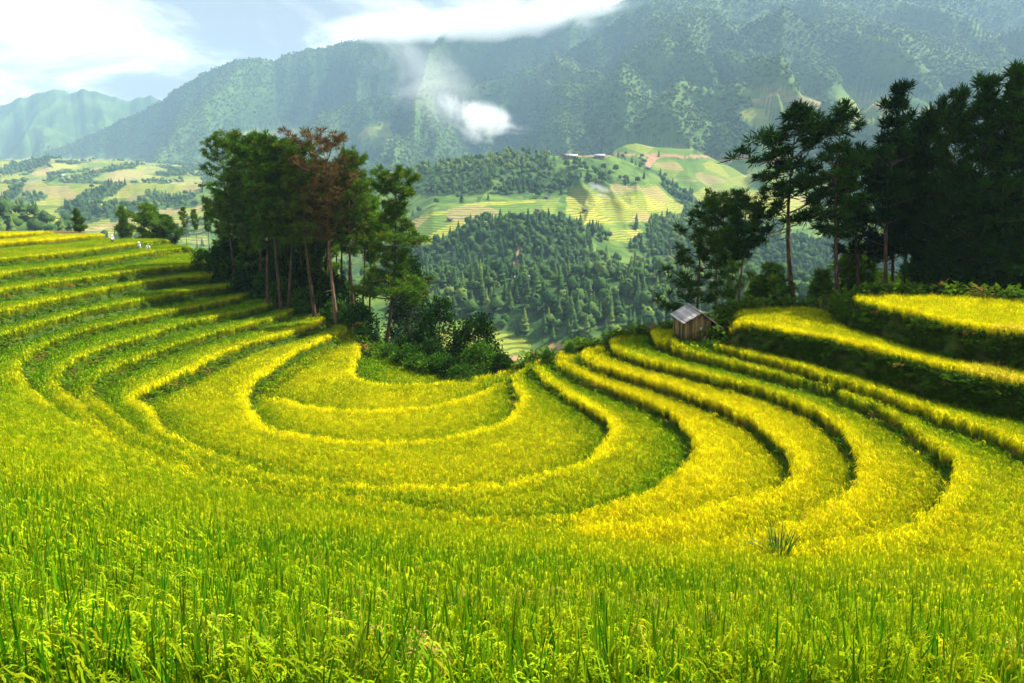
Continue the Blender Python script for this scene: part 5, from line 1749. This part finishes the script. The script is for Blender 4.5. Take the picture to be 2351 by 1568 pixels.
# ------------------------------------------------------------------ houses and field huts in the valley
mat_wall, t, o = new_mat('timber_wall'); nn_ = noise(t, 1.5); principled(t, o, mixc(t, nn_, (.16, .10, .06), (.34, .25, .17)), .9)
mat_wallw, t, o = new_mat('pale_wall'); nn_ = noise(t, 1.5); principled(t, o, mixc(t, nn_, (.45, .40, .34), (.62, .58, .52)), .9)
mat_tin, t, o = new_mat('grey_tin_roof'); nn_ = noise(t, 2.5); principled(t, o, mixc(t, nn_, (.30, .34, .40), (.52, .56, .62)), .55)
mat_darkroof, t, o = new_mat('dark_roof'); nn_ = noise(t, 2.5); principled(t, o, mixc(t, nn_, (.06, .05, .05), (.17, .14, .13)), .9)
mat_open, t, o = new_mat('dark_opening'); principled(t, o, (.012, .010, .009), .9)


def house(u, v, Y, w, d, h, roof, wall, label, rz=0., cat='house', name='valley_house'):
    p = at_y(u, v, Y); x = p[0]
    gz = float(land_xy(Zt, np.array([x]), np.array([Y]))[0])
    r = bpy.data.objects.new(name, None); COL.objects.link(r); r.location = (x, Y, gz - .1); r.rotation_euler = (0, 0, rz)
    tag(r, label, cat, 'houses and huts across the valley')
    b = Buf()
    b.add([(-w / 2, -d / 2, -1.5), (w / 2, -d / 2, -1.5), (w / 2, d / 2, -1.5), (-w / 2, d / 2, -1.5), (-w / 2, -d / 2, h), (w / 2, -d / 2, h), (w / 2, d / 2, h), (-w / 2, d / 2, h), (-w / 2, 0, h + d * .28), (w / 2, 0, h + d * .28)],
          np.array([(0, 1, 5, 4), (2, 3, 7, 6), (1, 2, 6, 5), (3, 0, 4, 7)]))
    b.add([(-w / 2, -d / 2, h), (-w / 2, d / 2, h), (-w / 2, 0, h + d * .28), (w / 2, -d / 2, h), (w / 2, d / 2, h), (w / 2, 0, h + d * .28)], np.array([(0, 1, 2), (3, 5, 4)]))
    link('wall', b.mesh('wall', [wall]), r)
    b = Buf(); e = .6; a = math.atan2(d * .28, d / 2); ln = (d / 2 + e) / cos(a)
    for s in (-1, 1):
        b.box((0, s * ln / 2 * cos(a), h + d * .28 + .1 - ln / 2 * sin(a)), (w + 2 * e, ln, .1), rotx(-s * a))
    link('roof', b.mesh('roof', [roof]), r)
    b = Buf(); b.box((0, -d / 2 - .02, .9), (min(1.2, w * .3), .06, 1.9)); link('door', b.mesh('door', [mat_open]), r)
    if w > 6:
        for q in (-.3, .3):
            b = Buf(); b.box((q * w, -d / 2 - .02, 1.4), (1.1, .06, .9)); link('window', b.mesh('window', [mat_open]), r)


house(1197, 840, 425, 8.5, 6, 2.6, mat_tin, mat_wallw, 'house with blue grey tin roof on the valley floor beyond the bowl lip', .2)
house(1222, 838, 432, 4, 4, 2.2, mat_tin, mat_wall, 'small shed just right of the blue grey roofed house', .1)
house(1312, 357, 985, 16, 8, 3.2, mat_tin, mat_wall, 'long pale roofed house on the knoll crest, left one', .1)
house(1377, 357, 985, 14, 8, 3, mat_tin, mat_wall, 'pale roofed house on the knoll crest, right of the long one', -.2)
house(1296, 356, 992, 9, 6, 3, mat_darkroof, mat_wall, 'dark small house at the left end of the knoll crest', .3)
house(1400, 344, 1150, 10, 7, 3, mat_tin, mat_wallw, 'pale hut at the foot of the bright green dome', 0)
for u, v, Y, lb in [(1033, 510, 700, 'field hut low on the left brown terraces of the knoll'), (1082, 513, 690, 'field hut beside the light path on the knoll'), (1047, 533, 655, 'lowest field hut just above the wooded slope'),
                    (1234, 493, 745, 'field hut where the path meets the weedy mound'), (1255, 457, 830, 'lone field hut in the green field left of the golden terraces'), (1342, 483, 770, 'field hut on the left edge of the golden terraces'),
                    (1542, 471, 800, 'field hut at the right end of the golden terraces'), (1553, 490, 770, 'field hut at the lower right corner of the golden terraces'), (1529, 573, 660, 'field hut above the small striped field near the hut pines')]:
    house(u, v, Y, 5.2, 4, 2.3, mat_darkroof, mat_wall, lb, rng.uniform(-.4, .4), 'field hut', 'field_hut')
for u, v, Y, lb in [(262, 502, 1050, 'white house in the far left valley fields'), (112, 548, 900, 'white shed in the far left valley below the dark hump'), (145, 416, 1700, 'pale farmhouse among the left valley fields')]:
    house(u, v, Y, 12, 8, 3.5, mat_tin, mat_wallw, lb, .2)
# ------------------------------------------------------------------ smoke, ridge cloud and the hazy air


def smoke(name, u, v, Y, size, dens, label, scale=2.2, tilt=0., seed=0., cut=(.42, .62), kind='smoke', flat=2.0):
    c = at_y(u, v, Y)
    b = Buf(); k, m = 20, 12
    th = np.linspace(0, pi, m); ph = np.linspace(0, 2 * pi, k, endpoint=False)
    V = np.array([(sin(a) * cos(p), sin(a) * sin(p), cos(a)) for a in th for p in ph])
    F = np.array([(i * k + j, (i + 1) * k + j, (i + 1) * k + (j + 1) % k, i * k + (j + 1) % k) for i in range(m - 1) for j in range(k)])
    b.add(V, F)
    mt, t, o = new_mat(name + '_volume')
    tc = N(t, 'ShaderNodeTexCoord')
    ln = N(t, 'ShaderNodeVectorMath', operation='LENGTH'); t.links.new(tc.outputs['Object'], ln.inputs[0])
    mp = N(t, 'ShaderNodeMapping'); mp.inputs['Location'].default_value = (seed, seed * .7, seed * .3); t.links.new(tc.outputs['Object'], mp.inputs[0])
    mp.inputs['Scale'].default_value = tuple(np.array(size) / max(size))
    n1 = N(t, 'ShaderNodeTexNoise', i_Scale=scale, i_Detail=6.0, i_Roughness=.66, i_Distortion=.9); t.links.new(mp.outputs[0], n1.inputs['Vector'])
    f = mth(t, 'SUBTRACT', n1.outputs[0], mth(t, 'MULTIPLY', mth(t, 'POWER', ln.outputs['Value'], flat), .40))
    d = mth(t, 'MULTIPLY', ramp(t, f, (cut[0] - .16, cut[1])), dens)
    d = mth(t, 'MULTIPLY', d, ramp(t, ln.outputs['Value'], (1.0, .75)))
    pv = N(t, 'ShaderNodeVolumePrincipled'); pv.inputs['Color'].default_value = (.985, .985, .985, 1)
    pv.inputs['Anisotropy'].default_value = 0.1
    t.links.new(d, pv.inputs['Density']); t.links.new(pv.outputs[0], o.inputs['Volume'])
    o_ = link(name, b.mesh(name, [mt], True), None, tuple(c))
    o_.scale = size; o_.rotation_euler = (0, tilt, 0)
    return tag(o_, label, kind, kind='stuff')


smoke('smoke', 1096, 297, 1500, (64, 36, 42), .034, 'thick white smoke puff rising from a fire on the mountain flank', 2.4, .15, 1.0)
smoke('smoke', 1098, 264, 1560, (135, 50, 44), .040, 'spreading grey smoke cloud above the thick white puff', 2.2, .25, 4.0)
smoke('smoke', 985, 195, 1700, (210, 80, 120), .0055, 'thin veil of drifting smoke up the mountain', 1.5, .7, 7.0)
smoke('smoke', 1375, 432, 840, (26, 12, 8), .055, 'small wisp of smoke over the knoll terraces', 2.4, .3, 9.0)
smoke('smoke', 1382, 449, 815, (17, 9, 3.2), .06, 'low white smoke streak on the golden terraces', 2.4, .2, 12.0)
smoke('smoke', 1690, 417, 1250, (34, 20, 12), .05, 'bluish smoke in the side valley left of the bent pine', 2.0, -.35, 14.0)
smoke('smoke', 1190, 425, 900, (70, 25, 16), .010, 'faint smoke drifting before the knoll wood', 1.8, .1, 17.0)
smoke('ridge_cloud', 1060, 62, 3400, (760, 260, 78), .010, 'white cloud bank hugging the ridge top', 2.6, -.02, 21.0, (.30, .55), 'ridge_cloud', 3.0)  # low cloud bank on the ridge, built as a volume like the smoke
smoke('ridge_cloud', 1300, 24, 3400, (380, 200, 55), .008, 'thin cloud on the higher part of the ridge', 2.4, -.12, 25.0, (.32, .58), 'ridge_cloud', 3.0)

hz, t, o = new_mat('haze_air')
pv = N(t, 'ShaderNodeVolumePrincipled')
pv.inputs['Color'].default_value = (.50, .74, 1.0, 1)
pv.inputs['Density'].default_value = 1.25e-4
pv.inputs['Anisotropy'].default_value = 0.0
t.links.new(pv.outputs[0], o.inputs['Volume'])
b = Buf()
zlo, zhi = float(min(Zt.min(), H.min())) - 1.0, float(Zt.max()) + 60.0
b.box((0, 2700, (zlo + zhi) / 2), (11200, 6000, zhi - zlo))
tag(link('haze', b.mesh('haze', [hz])), 'pale blue haze that fills the valley air', 'haze', kind='stuff')
